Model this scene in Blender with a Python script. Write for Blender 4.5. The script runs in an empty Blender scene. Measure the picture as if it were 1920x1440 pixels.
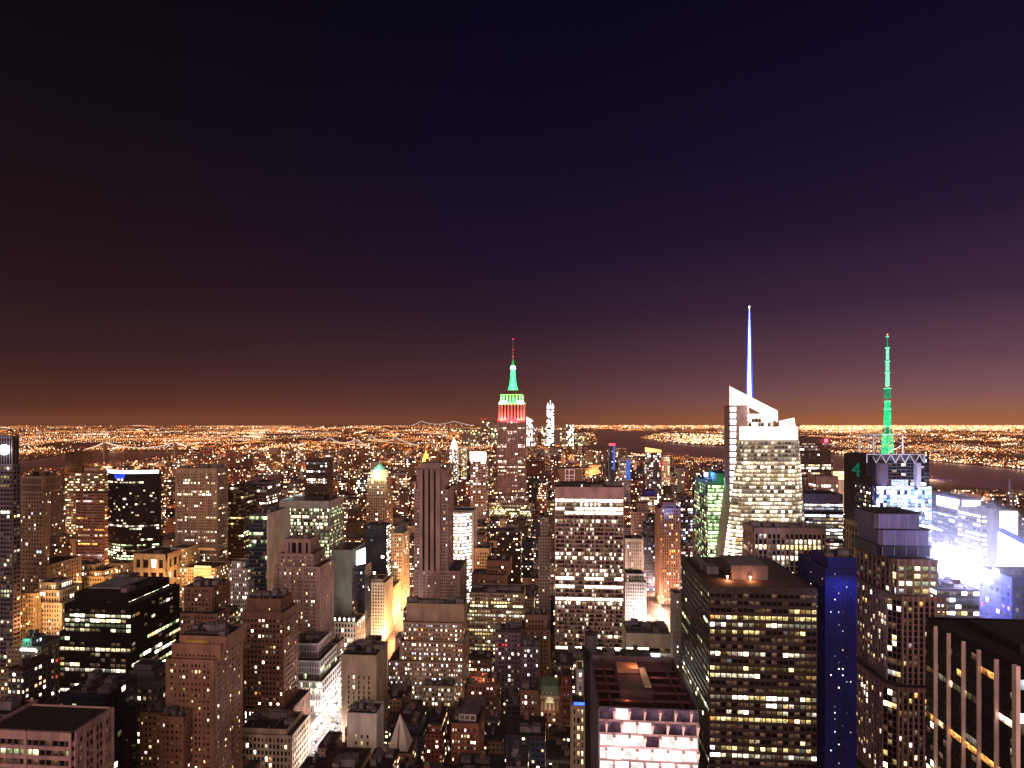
import bpy, math, random
import numpy as np
from mathutils import Vector, Matrix
R = math.radians
sc = bpy.context.scene
C = sc.collection

# ------------------------------------------------------------------ camera
F = 1050.0; W0 = 1920.0; LY = 787.0; CAMZ = 260.0
TH = math.atan(80.0/F); cT, sT = math.cos(TH), math.sin(TH)
cam = bpy.data.cameras.new('camera'); camo = bpy.data.objects.new('camera', cam); C.objects.link(camo)
camo.location = (0, 0, CAMZ); camo.rotation_euler = (R(90), 0, TH)
cam.sensor_width = 36; cam.lens = 36*F/W0; cam.shift_y = (LY-720)/W0
cam.clip_start = 1; cam.clip_end = 90000
sc.camera = camo

# ------------------------------------------------------------------ night sky
world = bpy.data.worlds.new("World"); sc.world = world; world.use_nodes = True
nt = world.node_tree; nt.nodes.clear()
def srgb(r, g, b):
    def f(c):
        c /= 255.0
        return c/12.92 if c <= .04045 else ((c+.055)/1.055)**2.4
    return (f(r), f(g), f(b), 1)
def nd(t, k, **kw):
    n = t.nodes.new(k)
    for a, v in kw.items(): setattr(n, a, v)
    return n
def mth(t, op, a=None, b=None, c=None):
    n = t.nodes.new('ShaderNodeMath'); n.operation = op
    for i, v in enumerate((a, b, c)):
        if v is None: continue
        if isinstance(v, (int, float)): n.inputs[i].default_value = v
        else: t.links.new(v, n.inputs[i])
    return n.outputs[0]
tc = nd(nt, 'ShaderNodeTexCoord'); sp = nd(nt, 'ShaderNodeSeparateXYZ'); nt.links.new(tc.outputs['Generated'], sp.inputs[0])
hr = mth(nt, 'SQRT', mth(nt, 'ADD', mth(nt, 'MULTIPLY', sp.outputs[0], sp.outputs[0]), mth(nt, 'MULTIPLY', sp.outputs[1], sp.outputs[1])))
el = mth(nt, 'DIVIDE', sp.outputs[2], mth(nt, 'MAXIMUM', hr, 1e-4))          # tangent of the elevation
az = mth(nt, 'DIVIDE', mth(nt, 'ADD', mth(nt, 'MULTIPLY', sp.outputs[0], cT), mth(nt, 'MULTIPLY', sp.outputs[1], sT)), mth(nt, 'MAXIMUM', hr, 1e-4))
def ramp(cols):
    r = nd(nt, 'ShaderNodeValToRGB'); e = r.color_ramp.elements
    while len(e) > 1: e.remove(e[-1])
    for i, (p, c) in enumerate(cols):
        if i == 0: e[0].position = p; e[0].color = srgb(*c)
        else:
            q = e.new(p); q.color = srgb(*c)
    nt.links.new(el, r.inputs[0]); return r.outputs[0]
rl = ramp([(0.0, (84, 42, 32)), (.03, (68, 37, 34)), (.09, (50, 30, 34)), (.18, (36, 20, 29)), (.3, (25, 14, 23)), (.45, (14, 11, 20)), (.75, (4, 6, 12))])
rc = ramp([(0.0, (80, 46, 40)), (.03, (78, 47, 48)), (.09, (64, 40, 49)), (.18, (40, 25, 43)), (.3, (25, 16, 41)), (.45, (15, 10, 35)), (.75, (5, 5, 25))])
rr = ramp([(0.0, (200, 122, 74)), (.012, (156, 100, 82)), (.04, (126, 86, 90)), (.09, (98, 66, 82)), (.18, (61, 40, 64)), (.3, (34, 22, 50)), (.45, (19, 12, 42)), (.75, (8, 6, 28))])
def mixc(f, a, b):
    m = nd(nt, 'ShaderNodeMix', data_type='RGBA'); nt.links.new(f, m.inputs[0]); nt.links.new(a, m.inputs[6]); nt.links.new(b, m.inputs[7]); return m.outputs[2]
def smap(v, a, b):
    m = nd(nt, 'ShaderNodeMapRange'); nt.links.new(v, m.inputs[0]); m.inputs[1].default_value = a; m.inputs[2].default_value = b; return m.outputs[0]
sky = mixc(smap(az, 0.0, .66), mixc(smap(az, -.6, 0.0), rl, rc), rr)
bg = nd(nt, 'ShaderNodeBackground'); nt.links.new(sky, bg.inputs[0]); bg.inputs[1].default_value = 0.84
wo = nd(nt, 'ShaderNodeOutputWorld'); nt.links.new(bg.outputs[0], wo.inputs[0])

# glow of the bright blocks behind the viewer: one very soft, low, pinkish lamp
sun = bpy.data.lights.new('night_glow', 'SUN'); sun.energy = 2.2; sun.angle = R(80); sun.color = (1, .66, .57)
suno = bpy.data.objects.new('night_glow', sun); C.objects.link(suno); suno.location = (0, -300, 400)
d = Vector((-math.sin(R(1))*math.cos(R(5)), math.cos(R(1))*math.cos(R(5)), -math.sin(R(5))))
suno.rotation_euler = d.to_track_quat('-Z', 'Y').to_euler()

sc.view_settings.view_transform = 'Standard'; sc.view_settings.look = 'None'; sc.view_settings.gamma = 1; sc.view_settings.exposure = 0.18
sc.render.engine = 'CYCLES'
cy = sc.cycles
cy.max_bounces = 3; cy.diffuse_bounces = 1; cy.glossy_bounces = 2; cy.transmission_bounces = 2
cy.sample_clamp_indirect = 1.5; cy.use_denoising = True; cy.caustics_reflective = False; cy.caustics_refractive = False
cy.use_light_tree = True; cy.use_adaptive_sampling = False
try: cy.denoising_prefilter = 'ACCURATE'
except Exception: pass

# ------------------------------------------------------------------ pixel <-> place
def TY(px, t): return t*(cT+sT*(px-960)/F)                       # depth t -> world Y
def XW(px, Y): u = (px-960)/F; return Y/(cT+sT*u)*(-sT+cT*u)
def TD(px, Y): u = (px-960)/F; return Y/(cT+sT*u)
def ZW(px, py, Y): return CAMZ-(py-LY)/F*TD(px, Y)
def YB(X, px): u = (px-960)/F; return X*(cT+sT*u)/(-sT+cT*u)      # where the line X=const meets column px
def scr(x, y, z):
    t = -x*sT+y*cT; u = x*cT+y*sT
    return 960+F*u/t, LY+F*(CAMZ-z)/t, t
def GP(px, py):                                                   # ground point under a pixel
    t = CAMZ*F/(py-LY); Y = TY(px, t); return XW(px, Y), Y

# ------------------------------------------------------------------ mesh helpers
class MB:
    def __init__(s): s.v = []; s.f = []; s.m = []; s.w = []; s.p = []; s.cw = (.2, .15, .12, 1); s.cp = (0, .3, .2, .5)
    def face(s, pts, m=0):
        k = len(s.v); s.v += [tuple(p) for p in pts]; s.f.append(tuple(range(k, k+len(pts)))); s.m.append(m); s.w.append(s.cw); s.p.append(s.cp)
    def hexa(s, a, m=0, bottom=True):                             # a: 4 bottom + 4 top points, counter-clockwise from above
        k = len(s.v); s.v += [tuple(p) for p in a]
        fs = [(0, 1, 5, 4), (1, 2, 6, 5), (2, 3, 7, 6), (3, 0, 4, 7), (4, 5, 6, 7)]
        if bottom: fs.append((3, 2, 1, 0))
        for q in fs: s.f.append(tuple(k+i for i in q)); s.m.append(m); s.w.append(s.cw); s.p.append(s.cp)
    def box(s, x0, x1, y0, y1, z0, z1, m=0, bottom=True):
        s.hexa([(x0, y0, z0), (x1, y0, z0), (x1, y1, z0), (x0, y1, z0), (x0, y0, z1), (x1, y0, z1), (x1, y1, z1), (x0, y1, z1)], m, bottom)
    def prism(s, pts, z0, z1, m=0, top=None):
        n = len(pts); tp = top or pts; k = len(s.v)
        s.v += [(p[0], p[1], z0) for p in pts]+[(p[0], p[1], z1) for p in tp]
        for i in range(n):
            j = (i+1) % n; s.f.append((k+i, k+j, k+n+j, k+n+i)); s.m.append(m); s.w.append(s.cw); s.p.append(s.cp)
        s.f.append(tuple(range(k+n, k+2*n))); s.m.append(m); s.w.append(s.cw); s.p.append(s.cp)
        s.f.append(tuple(range(k+n-1, k-1, -1))); s.m.append(m); s.w.append(s.cw); s.p.append(s.cp)
    def cyl(s, x, y, z0, z1, r0, r1=None, n=12, m=0):
        r1 = r0 if r1 is None else r1
        a = [(x+r0*math.cos(2*math.pi*i/n), y+r0*math.sin(2*math.pi*i/n)) for i in range(n)]
        b = [(x+r1*math.cos(2*math.pi*i/n), y+r1*math.sin(2*math.pi*i/n)) for i in range(n)]
        s.prism(a, z0, z1, m, b)
    def bar(s, p, q, w, h=None, m=0):                              # square bar from p to q
        p = Vector(p); q = Vector(q); d = (q-p)
        if d.length < 1e-6: return
        d.normalize(); up = Vector((0, 0, 1)) if abs(d.z) < .95 else Vector((1, 0, 0))
        a = d.cross(up).normalized()*w/2; b = a.cross(d).normalized()*(h or w)/2
        s.hexa([p-a-b, q-a-b, q+a-b, p+a-b, p-a+b, q-a+b, q+a+b, p+a+b], m)
    def build(s, name, mats, parent=None, loc=None, attrs=False, **kw):
        me = bpy.data.meshes.new(name)
        L = Vector(loc) if loc is not None else (parent.location if parent is not None and parent.parent is None else Vector((0, 0, 0)))
        if parent is not None and parent.parent is not None and loc is None: L = parent.parent.location+parent.location
        me.from_pydata([(x-L.x, y-L.y, z-L.z) for x, y, z in s.v], [], s.f)
        if not isinstance(mats, (list, tuple)): mats = [mats]
        for q in mats: me.materials.append(q)
        if len(mats) > 1: me.polygons.foreach_set('material_index', s.m)
        if attrs:
            for nm, arr in (('wallc', s.w), ('par', s.p)):
                at = me.attributes.new(nm, 'FLOAT_COLOR', 'FACE'); at.data.foreach_set('color', [c for q in arr for c in q])
        me.update()
        o = bpy.data.objects.new(name, me); C.objects.link(o)
        if parent is not None:
            o.parent = parent
            if loc is not None and parent.parent is None: o.location = L-parent.location
        else: o.location = L
        for k, v in kw.items(): o[k] = v
        return o
def tag(o, label=None, cat=None, group=None, kind=None):
    if label: o['label'] = label
    if cat: o['category'] = cat
    if group: o['group'] = group
    if kind: o['kind'] = kind
    return o
def empty(name, loc, label=None, cat=None, group=None, rz=0):
    o = bpy.data.objects.new(name, None); C.objects.link(o); o.location = loc; o.rotation_euler = (0, 0, rz); o.empty_display_size = 2
    return tag(o, label, cat, group)
def plight(name, x, y, z, col, e, r=1.0, parent=None):
    l = bpy.data.lights.new(name, 'POINT'); l.energy = e; l.color = col; l.shadow_soft_size = r
    o = bpy.data.objects.new(name, l); C.objects.link(o); o.location = (x, y, z)
    if parent is not None: o.parent = parent; o.location = Vector((x, y, z))-parent.location
    return o
def alight(name, loc, aim, sx, sy, col, e, parent=None):
    l = bpy.data.lights.new(name, 'AREA'); l.shape = 'RECTANGLE'; l.size = sx; l.size_y = sy; l.energy = e; l.color = col
    o = bpy.data.objects.new(name, l); C.objects.link(o)
    o.rotation_euler = (Vector(aim)-Vector(loc)).to_track_quat('-Z', 'Y').to_euler()
    o.location = Vector(loc)-(parent.location if parent is not None else Vector((0, 0, 0)))
    if parent is not None: o.parent = parent
    return o

# ------------------------------------------------------------------ materials
MAT = {}
def bsdf_mat(name, col, rough=.8, metal=0, noise=.34, nscale=.12, spec=.3, bump=0):
    if name in MAT: return MAT[name]
    m = bpy.data.materials.new(name); m.use_nodes = True; t = m.node_tree; b = t.nodes['Principled BSDF']
    b.inputs['Roughness'].default_value = rough; b.inputs['Metallic'].default_value = metal; b.inputs['Specular IOR Level'].default_value = spec
    g = nd(t, 'ShaderNodeNewGeometry'); mp = nd(t, 'ShaderNodeMapping'); mp.inputs['Scale'].default_value = (1, 1, .35)
    t.links.new(g.outputs['Position'], mp.inputs[0])
    n = nd(t, 'ShaderNodeTexNoise'); n.inputs['Scale'].default_value = nscale; n.inputs['Detail'].default_value = 6; n.inputs['Roughness'].default_value = .65
    t.links.new(mp.outputs[0], n.inputs['Vector'])
    r = nd(t, 'ShaderNodeMapRange'); r.inputs[1].default_value = .3; r.inputs[2].default_value = .7; r.inputs[3].default_value = 1-noise; r.inputs[4].default_value = 1+noise
    t.links.new(n.outputs[0], r.inputs[0])
    h = nd(t, 'ShaderNodeVectorMath', operation='SCALE'); h.inputs[0].default_value = col[:3]; t.links.new(r.outputs[0], h.inputs['Scale'])
    t.links.new(h.outputs[0], b.inputs['Base Color'])
    MAT[name] = m; return m
def wall(k):
    P = {'pink': (.44, .27, .26), 'tan': (.36, .255, .19), 'brown': (.19, .10, .075), 'rust': (.31, .165, .11), 'cream': (.48, .42, .33), 'grey': (.30, .29, .29),
         'white': (.50, .47, .46), 'dark': (.035, .03, .032), 'darkbrown': (.06, .042, .04), 'navy': (.02, .028, .06), 'blue': (.012, .016, .20), 'slate': (.10, .10, .11),
         'rose': (.30, .20, .19), 'greenish': (.20, .24, .21), 'sand': (.42, .34, .25), 'brick': (.22, .085, .06), 'plum': (.13, .10, .13), 'lilac': (.17, .16, .30), 'glasswall': (.05, .07, .07), 'black': (.008, .008, .010)}
    return bsdf_mat('wall_'+k, P[k], spec=.08 if k == 'black' else .3, rough=.5 if k in ('dark', 'navy', 'black', 'glasswall') else .8)
def roofm(k='roof'):
    P = {'roof': (.035, .028, .032), 'roofred': (.055, .03, .03), 'roofgrey': (.09, .085, .09), 'unit': (.15, .13, .14)}
    return bsdf_mat(k, P[k], rough=.9, noise=.5, nscale=.25)
def emis(name, col, s, nz=.6, scale=.45, sample=False, win=False):
    if name in MAT: return MAT[name]
    m = bpy.data.materials.new(name); m.use_nodes = True; t = m.node_tree; t.nodes.clear()
    e = nd(t, 'ShaderNodeEmission'); e.inputs[0].default_value = (*col, 1); e.inputs[1].default_value = s
    if nz > 0:
        g = nd(t, 'ShaderNodeNewGeometry'); n = nd(t, 'ShaderNodeTexNoise'); n.inputs['Scale'].default_value = scale; n.inputs['Detail'].default_value = 3
        t.links.new(g.outputs['Position'], n.inputs['Vector'])
        r = nd(t, 'ShaderNodeMapRange'); r.inputs[1].default_value = .35; r.inputs[2].default_value = .65; r.inputs[3].default_value = s*(1-nz); r.inputs[4].default_value = s*(1+nz)
        t.links.new(n.outputs[0], r.inputs[0]); t.links.new(r.outputs[0], e.inputs[1])
        if win:
            uv = nd(t, 'ShaderNodeUVMap'); uv.uv_map = 'UVMap'; sx = nd(t, 'ShaderNodeSeparateXYZ'); t.links.new(uv.outputs[0], sx.inputs[0])
            fu = mth(t, 'FRACT', mth(t, 'DIVIDE', sx.outputs[0], 1.35)); mu = mth(t, 'SUBTRACT', 1, mth(t, 'MULTIPLY', mth(t, 'LESS_THAN', mth(t, 'ABSOLUTE', mth(t, 'SUBTRACT', fu, .5)), .06), .75))
            top = nd(t, 'ShaderNodeMapRange'); top.inputs[1].default_value = .1; top.inputs[2].default_value = .8; top.inputs[3].default_value = .5; top.inputs[4].default_value = 1.45; t.links.new(sx.outputs[1], top.inputs[0])
            t.links.new(mth(t, 'MULTIPLY', mth(t, 'MULTIPLY', r.outputs[0], mu), top.outputs[0]), e.inputs[1])
    o = nd(t, 'ShaderNodeOutputMaterial'); t.links.new(e.outputs[0], o.inputs[0])
    m.cycles.emission_sampling = 'AUTO' if sample else 'NONE'
    MAT[name] = m; return m
WM = {
 'W': lambda: emis('window_bright', (1, .86, .62), 3.2, .6, win=True), 'w': lambda: emis('window_warm', (1, .74, .42), 1.3, .75, .6, win=True),
 'y': lambda: emis('window_yellow', (1, .72, .28), .95, .7, .6, win=True), 'd': lambda: emis('window_dim', (.9, .5, .3), .10, .8, .3, win=True),
 'o': lambda: emis('window_orange', (1, .42, .10), 1.2, .7, .6, win=True), 'c': lambda: emis('window_cool', (.80, .9, 1), 1.8, .6, win=True),
 'g': lambda: emis('window_green', (.62, 1, .42), 1.1, .6, .5, win=True), 'l': lambda: emis('window_lime', (.86, 1, .50), 1.5, .6, .5, win=True),
 'b': lambda: emis('window_blue', (.12, .28, 1), 1.1, .6, .5, win=True), 'r': lambda: emis('window_red', (1, .05, .03), 1.4, .4, win=True),
 'p': lambda: emis('window_pink', (1, .66, .62), 1.5, .6, win=True), 'X': lambda: emis('window_blazing', (1, .95, .88), 6.0, .4, win=True),
 'B': lambda: emis('window_blueblaze', (.55, .62, 1), 2.6, .5, win=True),
 'q': lambda: emis('window_plum', (.40, .2, .3), .22, .5, .2, win=True), 'P': lambda: emis('window_panel', (1, .92, .88), 1.15, .35, .18),
 'k': lambda: bsdf_mat('window_dark', (.010, .009, .012), rough=.25, noise=.3, spec=.1),
 'K': lambda: bsdf_mat('window_darkblue', (.012, .02, .05), rough=.12, noise=.3, spec=.5),
}
def wm(k):
    if len(k) == 1: return WM[k]()
    n = 'window_'+k
    if n in MAT: return MAT[n]
    base = WM[k[0]]()
    if k[0] in 'kKd': return base
    m = base.copy(); m.name = n; f = {'0': .25, '1': .55, '2': 1.0, '3': 1.7}[k[1]]
    for q in m.node_tree.nodes:
        if q.type == 'MAP_RANGE': q.inputs[3].default_value *= f; q.inputs[4].default_value *= f
    m.cycles.emission_sampling = 'NONE'; MAT[n] = m; return m

# ------------------------------------------------------------------ facades with real openings
WC = {}
def rowpat(rng, mode, p, pal, nb, nf, dark='k', dim=.15):
    out = []
    for j in range(nf):
        a = rng.random(); q = p*.35
        if mode == 'office':
            if a < p: q = .88
            elif a < p*1.7: q = .45
            else: q = .06
        elif mode == 'res': q = p
        elif mode == 'all': q = p
        col = rng.choice(pal); row = []; on = rng.random() < q
        for i in range(nb):
            if mode == 'office':
                if rng.random() < .35: on = rng.random() < q
            else: on = rng.random() < q
            if on: row.append(col if rng.random() < .75 else rng.choice(pal))
            else: row.append('d' if rng.random() < dim else dark)
        out.append(row)
    return out
def winuv(o, L):
    ul = o.data.uv_layers.new(name='UVMap'); ul.data.foreach_set('uv', [v for _, k, q in L for w in ((q[1]-q[0]).length,) for v in (0, 0, w, 0, w, 1, 0, 1)])
class Bld:
    def __init__(s, kind, label, short, loc, cat='building', group=None):
        s.root = empty(kind, loc, label, cat, group); s.wall = {}; s.win = []; s.short = short; s.roofs = []; s.rng = random.Random(label); s.box = []
    def mb(s, k):
        if k not in s.wall: s.wall[k] = MB()
        return s.wall[k]
    def facade(s, a, b, c, d, wk, bw=3.4, fh=3.9, pw=1.2, sw=1.6, rd=.35, mode='res', p=.2, pal='wwWy', cap=1.5, foot=0, dark='k', dim=.15, big=0, bigw=1.7, nb=None, nf=None, pat=None, hb=0, wk2=None, lv='00112233'):
        lr = random.Random(len(s.win)); a, b, c, d = map(Vector, (a, b, c, d)); n = (b-a).cross(d-a).normalized(); m = s.mb(wk); m2 = s.mb(wk2) if wk2 else m
        wb = (b-a).length; H = (d-a).length
        nb = nb or max(1, round(wb/bw)); nf = nf or max(1, round((H-cap-foot)/fh))
        def pt(u, v): return (a*(1-u)+b*u)*(1-v)+(d*(1-u)+c*u)*v
        v0, v1 = foot/H, 1-cap/H
        def slab(p0, p1, half, r, mm):
            i_ = n*-.05; o_ = n*r
            mm.hexa([p0-half+o_, p1-half+o_, p1-half+i_, p0-half+i_, p0+half+o_, p1+half+o_, p1+half+i_, p0+half+i_])
        up = (d-a).normalized(); rt = (b-a).normalized()
        def vbar(p0, p1, hw, r, mm):
            i_ = n*-.05; o_ = n*r
            mm.hexa([p0-hw+o_, p0+hw+o_, p0+hw+i_, p0-hw+i_, p1-hw+o_, p1+hw+o_, p1+hw+i_, p1-hw+i_])
        if pw > 0:
            for i in range(nb+1):
                e = .5 if i in (0, nb) else 0
                w = pw*(bigw if big and i % big == 0 else 1); u = min(max(i/nb, w/2/wb), 1-w/2/wb)
                vbar(pt(u, 0), pt(u, 1), rt*w/2, rd*(1.25 if big and i % big == 0 else 1), m)
        for j in range(nf+1):
            v = v0+(v1-v0)*j/nf
            h = sw*(1.5 if hb and j % hb == 0 else 1)
            slab(pt(0, v), pt(1, v), up*h/2, rd*.8, m2)
        if cap > .2: slab(pt(0, (v1+1)/2), pt(1, (v1+1)/2), up*cap/2, rd*.9, m2)
        pat = pat or rowpat(s.rng, mode, p, pal, nb, nf, dark, dim)
        du = pw/2/wb; dv = sw/2/H
        for j in range(nf):
            rl_ = lr.choice(lv); va, vb = v0+(v1-v0)*j/nf+dv, v0+(v1-v0)*(j+1)/nf-dv
            for i in range(nb):
                k = pat[j % len(pat)][i % len(pat[j % len(pat)])]
                if k in 'WwyoclgpbB': k = (lr.choice('oycp') if lr.random() < .09 and k in 'Wwy' else k)+(rl_ if lr.random() < .5 else lr.choice(lv))
                ua, ub = i/nb+du, (i+1)/nb-du
                o = n*.04; q = [pt(ua, va)+o, pt(ub, va)+o, pt(ub, vb)+o, pt(ua, vb)+o]
                ce = (q[0]+q[2])/2
                s.win.append(((ce-Vector((0, 0, CAMZ))).length*(1 if k[0] not in 'kK' else 1.03), k, q))
    def tier(s, x0, x1, y0, y1, z0, z1, wk, roof='roof', sides=True, par=1.0, fr=None, sd=None, **st):
        m = s.mb(wk); m.box(x0, x1, y0, y1, z0, z1-par)
        for q in ((x0, x1, y0, y0+.5), (x0, x1, y1-.5, y1), (x0, x0+.5, y0+.5, y1-.5), (x1-.5, x1, y0+.5, y1-.5)): m.box(*q, z1-par, z1)
        r = MB(); r.box(x0+.5, x1-.5, y0+.5, y1-.5, z1-par, z1-par+.12); s.roofs.append(r)
        s.box.append((x0, x1, y0, y1, z0, z1))
        fz = max(z0, 0.0)
        if fr is not False:
            f = dict(st); f.update(fr or {}); k = f.pop('wk', wk); s.facade((x0, y0, fz), (x1, y0, fz), (x1, y0, z1), (x0, y0, z1), k, **f)
        if sides and sd is not False:
            f = dict(st); f.update(sd or {}); k = f.pop('wk', wk)
            if x1 < 0: s.facade((x1, y0, fz), (x1, y1, fz), (x1, y1, z1), (x1, y0, z1), k, **f)
            if x0 > 0: s.facade((x0, y1, fz), (x0, y0, fz), (x0, y0, z1), (x0, y1, z1), k, **f)
    def units(s, n=3, k='unit', hmax=5):
        x0, x1, y0, y1, z0, z1 = s.box[-1]
        for i in range(n):
            w = s.rng.uniform(.1, .28)*(x1-x0); dd = s.rng.uniform(.15, .35)*(y1-y0); h = s.rng.uniform(1.5, hmax)
            cx = x0+(x1-x0)*(i+.5+s.rng.uniform(-.15, .15))/n; cyy = s.rng.uniform(y0+dd/2+1, y1-dd/2-1)
            b = MB(); zb = z1-.88; b.box(cx-w/2, cx+w/2, cyy-dd/2, cyy+dd/2, zb, zb+h)
            b.box(cx-w/2-.15, cx+w/2+.15, cyy-dd/2-.15, cyy+dd/2+.15, zb+h, zb+h+.25)
            for q in range(2): b.cyl(cx+w*(q-.5)*.4, cyy, zb+h+.25, zb+h+1.1, min(w, dd)*.16, n=10)
            b.build('roof_unit', roofm(k), s.root)
    def clutter(s):
        x0, x1, y0, y1, z0, z1 = s.box[-1]; zb = z1-.88; b = MB(); r = s.rng
        for i in range(3):
            y = r.uniform(y0+2, y1-2); b.bar((x0+1.5, y, zb+.5), (x1-1.5, y, zb+.5), r.uniform(.25, .6))
        for i in range(2):
            x = r.uniform(x0+2, x1-2); b.bar((x, y0+1.5, zb+.7), (x, y1-1.5, zb+.7), r.uniform(.25, .6))
        for i in range(7):
            x, y = r.uniform(x0+2, x1-2), r.uniform(y0+2, y1-2); b.cyl(x, y, zb, zb+r.uniform(.8, 2.2), r.uniform(.25, .8), n=8)
        b.build('roof_duct', roofm('unit'), s.root, kind='stuff')
    def finish(s, maxw=100, roof='roof'):
        for k, m in s.wall.items(): m.build('wall', wall(k), s.root)
        for r in s.roofs: ro = r.build('roof', roofm(roof), s.root)
        if s.roofs:
            for ch in list(s.root.children):
                if ch.type == 'MESH' and ch.name.split('.')[0] in ('roof_unit', 'penthouse', 'roof_lamp', 'roof_duct'): ch.parent = ro
        s.win.sort(key=lambda q: q[0])
        L = s.root.location
        for dd, k, q in s.win[:maxw]:
            u = q[1]-q[0]; v = q[3]-q[0]
            rect = abs(u.z) < 1e-4 and abs(v.x)+abs(v.y) < 1e-4 and abs((q[2]-q[3]).length-u.length) < 1e-3
            if rect:
                key = (round(u.length, 2), round(v.length, 2), k)
                if key not in WC:
                    me = bpy.data.meshes.new('window'); a, h = key[0]/2, key[1]/2
                    me.from_pydata([(-a, 0, -h), (a, 0, -h), (a, 0, h), (-a, 0, h)], [], [(0, 1, 2, 3)]); me.materials.append(wm(k)); WC[key] = me; ul = me.uv_layers.new(name='UVMap'); ul.data.foreach_set('uv', [0, 0, 2*a, 0, 2*a, 1, 0, 1])
                o = bpy.data.objects.new('window', WC[key]); C.objects.link(o); o.parent = s.root
                o.location = (q[0]+q[2])/2-L; o.rotation_euler = (0, 0, math.atan2(u.y, u.x))
            else:
                b = MB(); b.face(q); winuv(b.build('window', wm(k), s.root), [(0, k, q)])
        rest = s.win[maxw:]
        if rest:
            ks = sorted({k for _, k, _ in rest}); b = MB()
            for _, k, q in rest: b.face(q, ks.index(k))
            winuv(b.build('window', [wm(k) for k in ks], s.root, kind='stuff'), rest)
        return s
HEROES = []      # (label short, pxl, pxr, ytop, visible bottom, t, boxes)
def H(kind, label, short, tiers, wk, vb, st=None, units=2, cat='building', done=True, roof='roof', group=None):
    """tiers: (pxl, pxr, ytop, t, D[, dict]) in photo columns at depth t; D = depth in metres, lowest first"""
    st = st or {}
    l, r, top, t, D = tiers[0][:5]
    Y0 = TY((l+r)/2, t); x0, x1 = XW(l, Y0), XW(r, Y0)
    B = Bld(kind, label, short, ((x0+x1)/2, Y0+D/2, 0), cat, group); zb = 0
    B.zt = []; ymin = 9999; lo, hi = 9999, -9999
    for ti, T in enumerate(tiers):
        l, r, top, t, D = T[:5]; ex = dict(T[5]) if len(T) > 5 else {}
        Y0 = TY((l+r)/2, t)+.06*ti; x0, x1 = XW(l, Y0)+.06*ti, XW(r, Y0)-.06*ti; z1 = ZW((l+r)/2, top, Y0)
        s2 = dict(st); s2.update(ex); w2 = s2.pop('wk', wk)
        B.tier(x0, x1, Y0, Y0+D, zb, z1, w2, **s2); B.zt.append(z1); zb = z1-.9
        if r < 1040: hi = max(hi, scr(x1, Y0+D, z1)[0]); lo = min(lo, l)
        else: lo = min(lo, scr(x0, Y0+D, z1)[0]); hi = max(hi, r)
        hi = max(hi, r); lo = min(lo, l); ymin = min(ymin, top)
    if units: B.units(units+(2 if tiers[0][3] < 560 else 0)); (tiers[0][3] < 620) and B.clutter()
    HEROES.append([short, lo, hi, ymin, vb, tiers[0][3], list(B.box)])
    if done: B.finish(roof=roof)
    return B
def DB(px, t, bpx):
    Y = TY(px, t); X = XW(px, Y); return YB(X, bpx)-Y
# ================================================================== the near and middle buildings
def obox(B, name, mat, l, r, top, bot, t, d0, d1, **kw):
    """a box part: columns l..r, rows top..bot read at depth t, from d0 to d1 metres behind that plane"""
    Y = TY((l+r)/2, t); b = MB(); b.box(XW(l, Y), XW(r, Y), Y+d0, Y+d1, ZW((l+r)/2, bot, Y), ZW((l+r)/2, top, Y)); return b.build(name, mat, B.root, **kw)
# ---- bottom left corner
H('office_block', 'pink stone office block with ribbon windows and wide flat roof, bottom left corner', 'the pink ribbon-window block',
  [(-34, 137, 1369, 270, DB(137, 270, 210))], 'pink', 1440, dict(nb=8, fh=4.6, pw=.16, sw=1.9, rd=.9, mode='office', p=.1, pal='wl', cap=3.2, big=2, bigw=9, fr=dict(nb=14, big=7), dim=.3), units=0)
H('office_block', 'pink office block with low parapet, cut off by the left edge of the picture', 'the pink block at the left edge',
  [(-330, -24, 1355, 276, 26)], 'pink', 1440, dict(bw=7, fh=4.6, pw=1.5, sw=2.3, rd=.9, cap=9, p=.1), units=2)
H('office_block', 'dark glass block with a few lit windows, directly behind the pink ribbon-window block', 'the dark glass block at lower left',
  [(118, 196, 1300, 345, DB(196, 345, 257))], 'navy', 1440, dict(bw=3.2, fh=4.4, pw=.35, sw=1.2, rd=.15, mode='res', p=.06, pal='lwW', dark='K', dim=.03), units=3)
H('office_block', 'grey building with stacked ledges and four bright windows, left of the rust brick tower', 'the grey ledged building',
  [(236, 297, 1300, 395, 22, dict(p=.35, cap=1)), (237, 296, 1276, 395.4, 21, dict(cap=5)), (243, 290, 1258, 398, 16, dict(cap=3)), (250, 284, 1246, 400, 10, dict(cap=2, fr=False, sd=False))], 'slate', 1330, dict(bw=4, fh=5, pw=1.8, sw=2.4, mode='res', p=.15, pal='WwX'), units=0)
B = H('office_tower', 'rust brick tower with stepped crown and gold panel, many lit windows on its front', 'the rust brick tower',
  [(311, 402, 1236, 360, 32, dict(cap=2.2)), (322, 414, 1207, 363, 26, dict(cap=6)), (337, 424, 1192, 365, 22, dict(p=.35, cap=9, bw=4.2))], 'rust', 1440, dict(bw=2.75, fh=3.9, pw=1.3, sw=1.9, rd=.3, mode='res', p=.2, pal='wWyy', big=3, hb=4), units=3, done=False)
obox(B, 'crown_panel', bsdf_mat('gold_stone', (.42, .27, .08)), 349, 393, 1199, 1212, 365, -.8, -.3)
B.finish()
H('apartment_block', 'low rust brick annex with small windows at the rust brick tower\'s left foot', 'the left rust annex',
  [(262, 302, 1336, 375, 20)], 'rust', 1440, dict(bw=3, fh=3.9, pw=1.5, sw=2.1, mode='res', p=.12, pal='wyp'), units=2)
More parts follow.
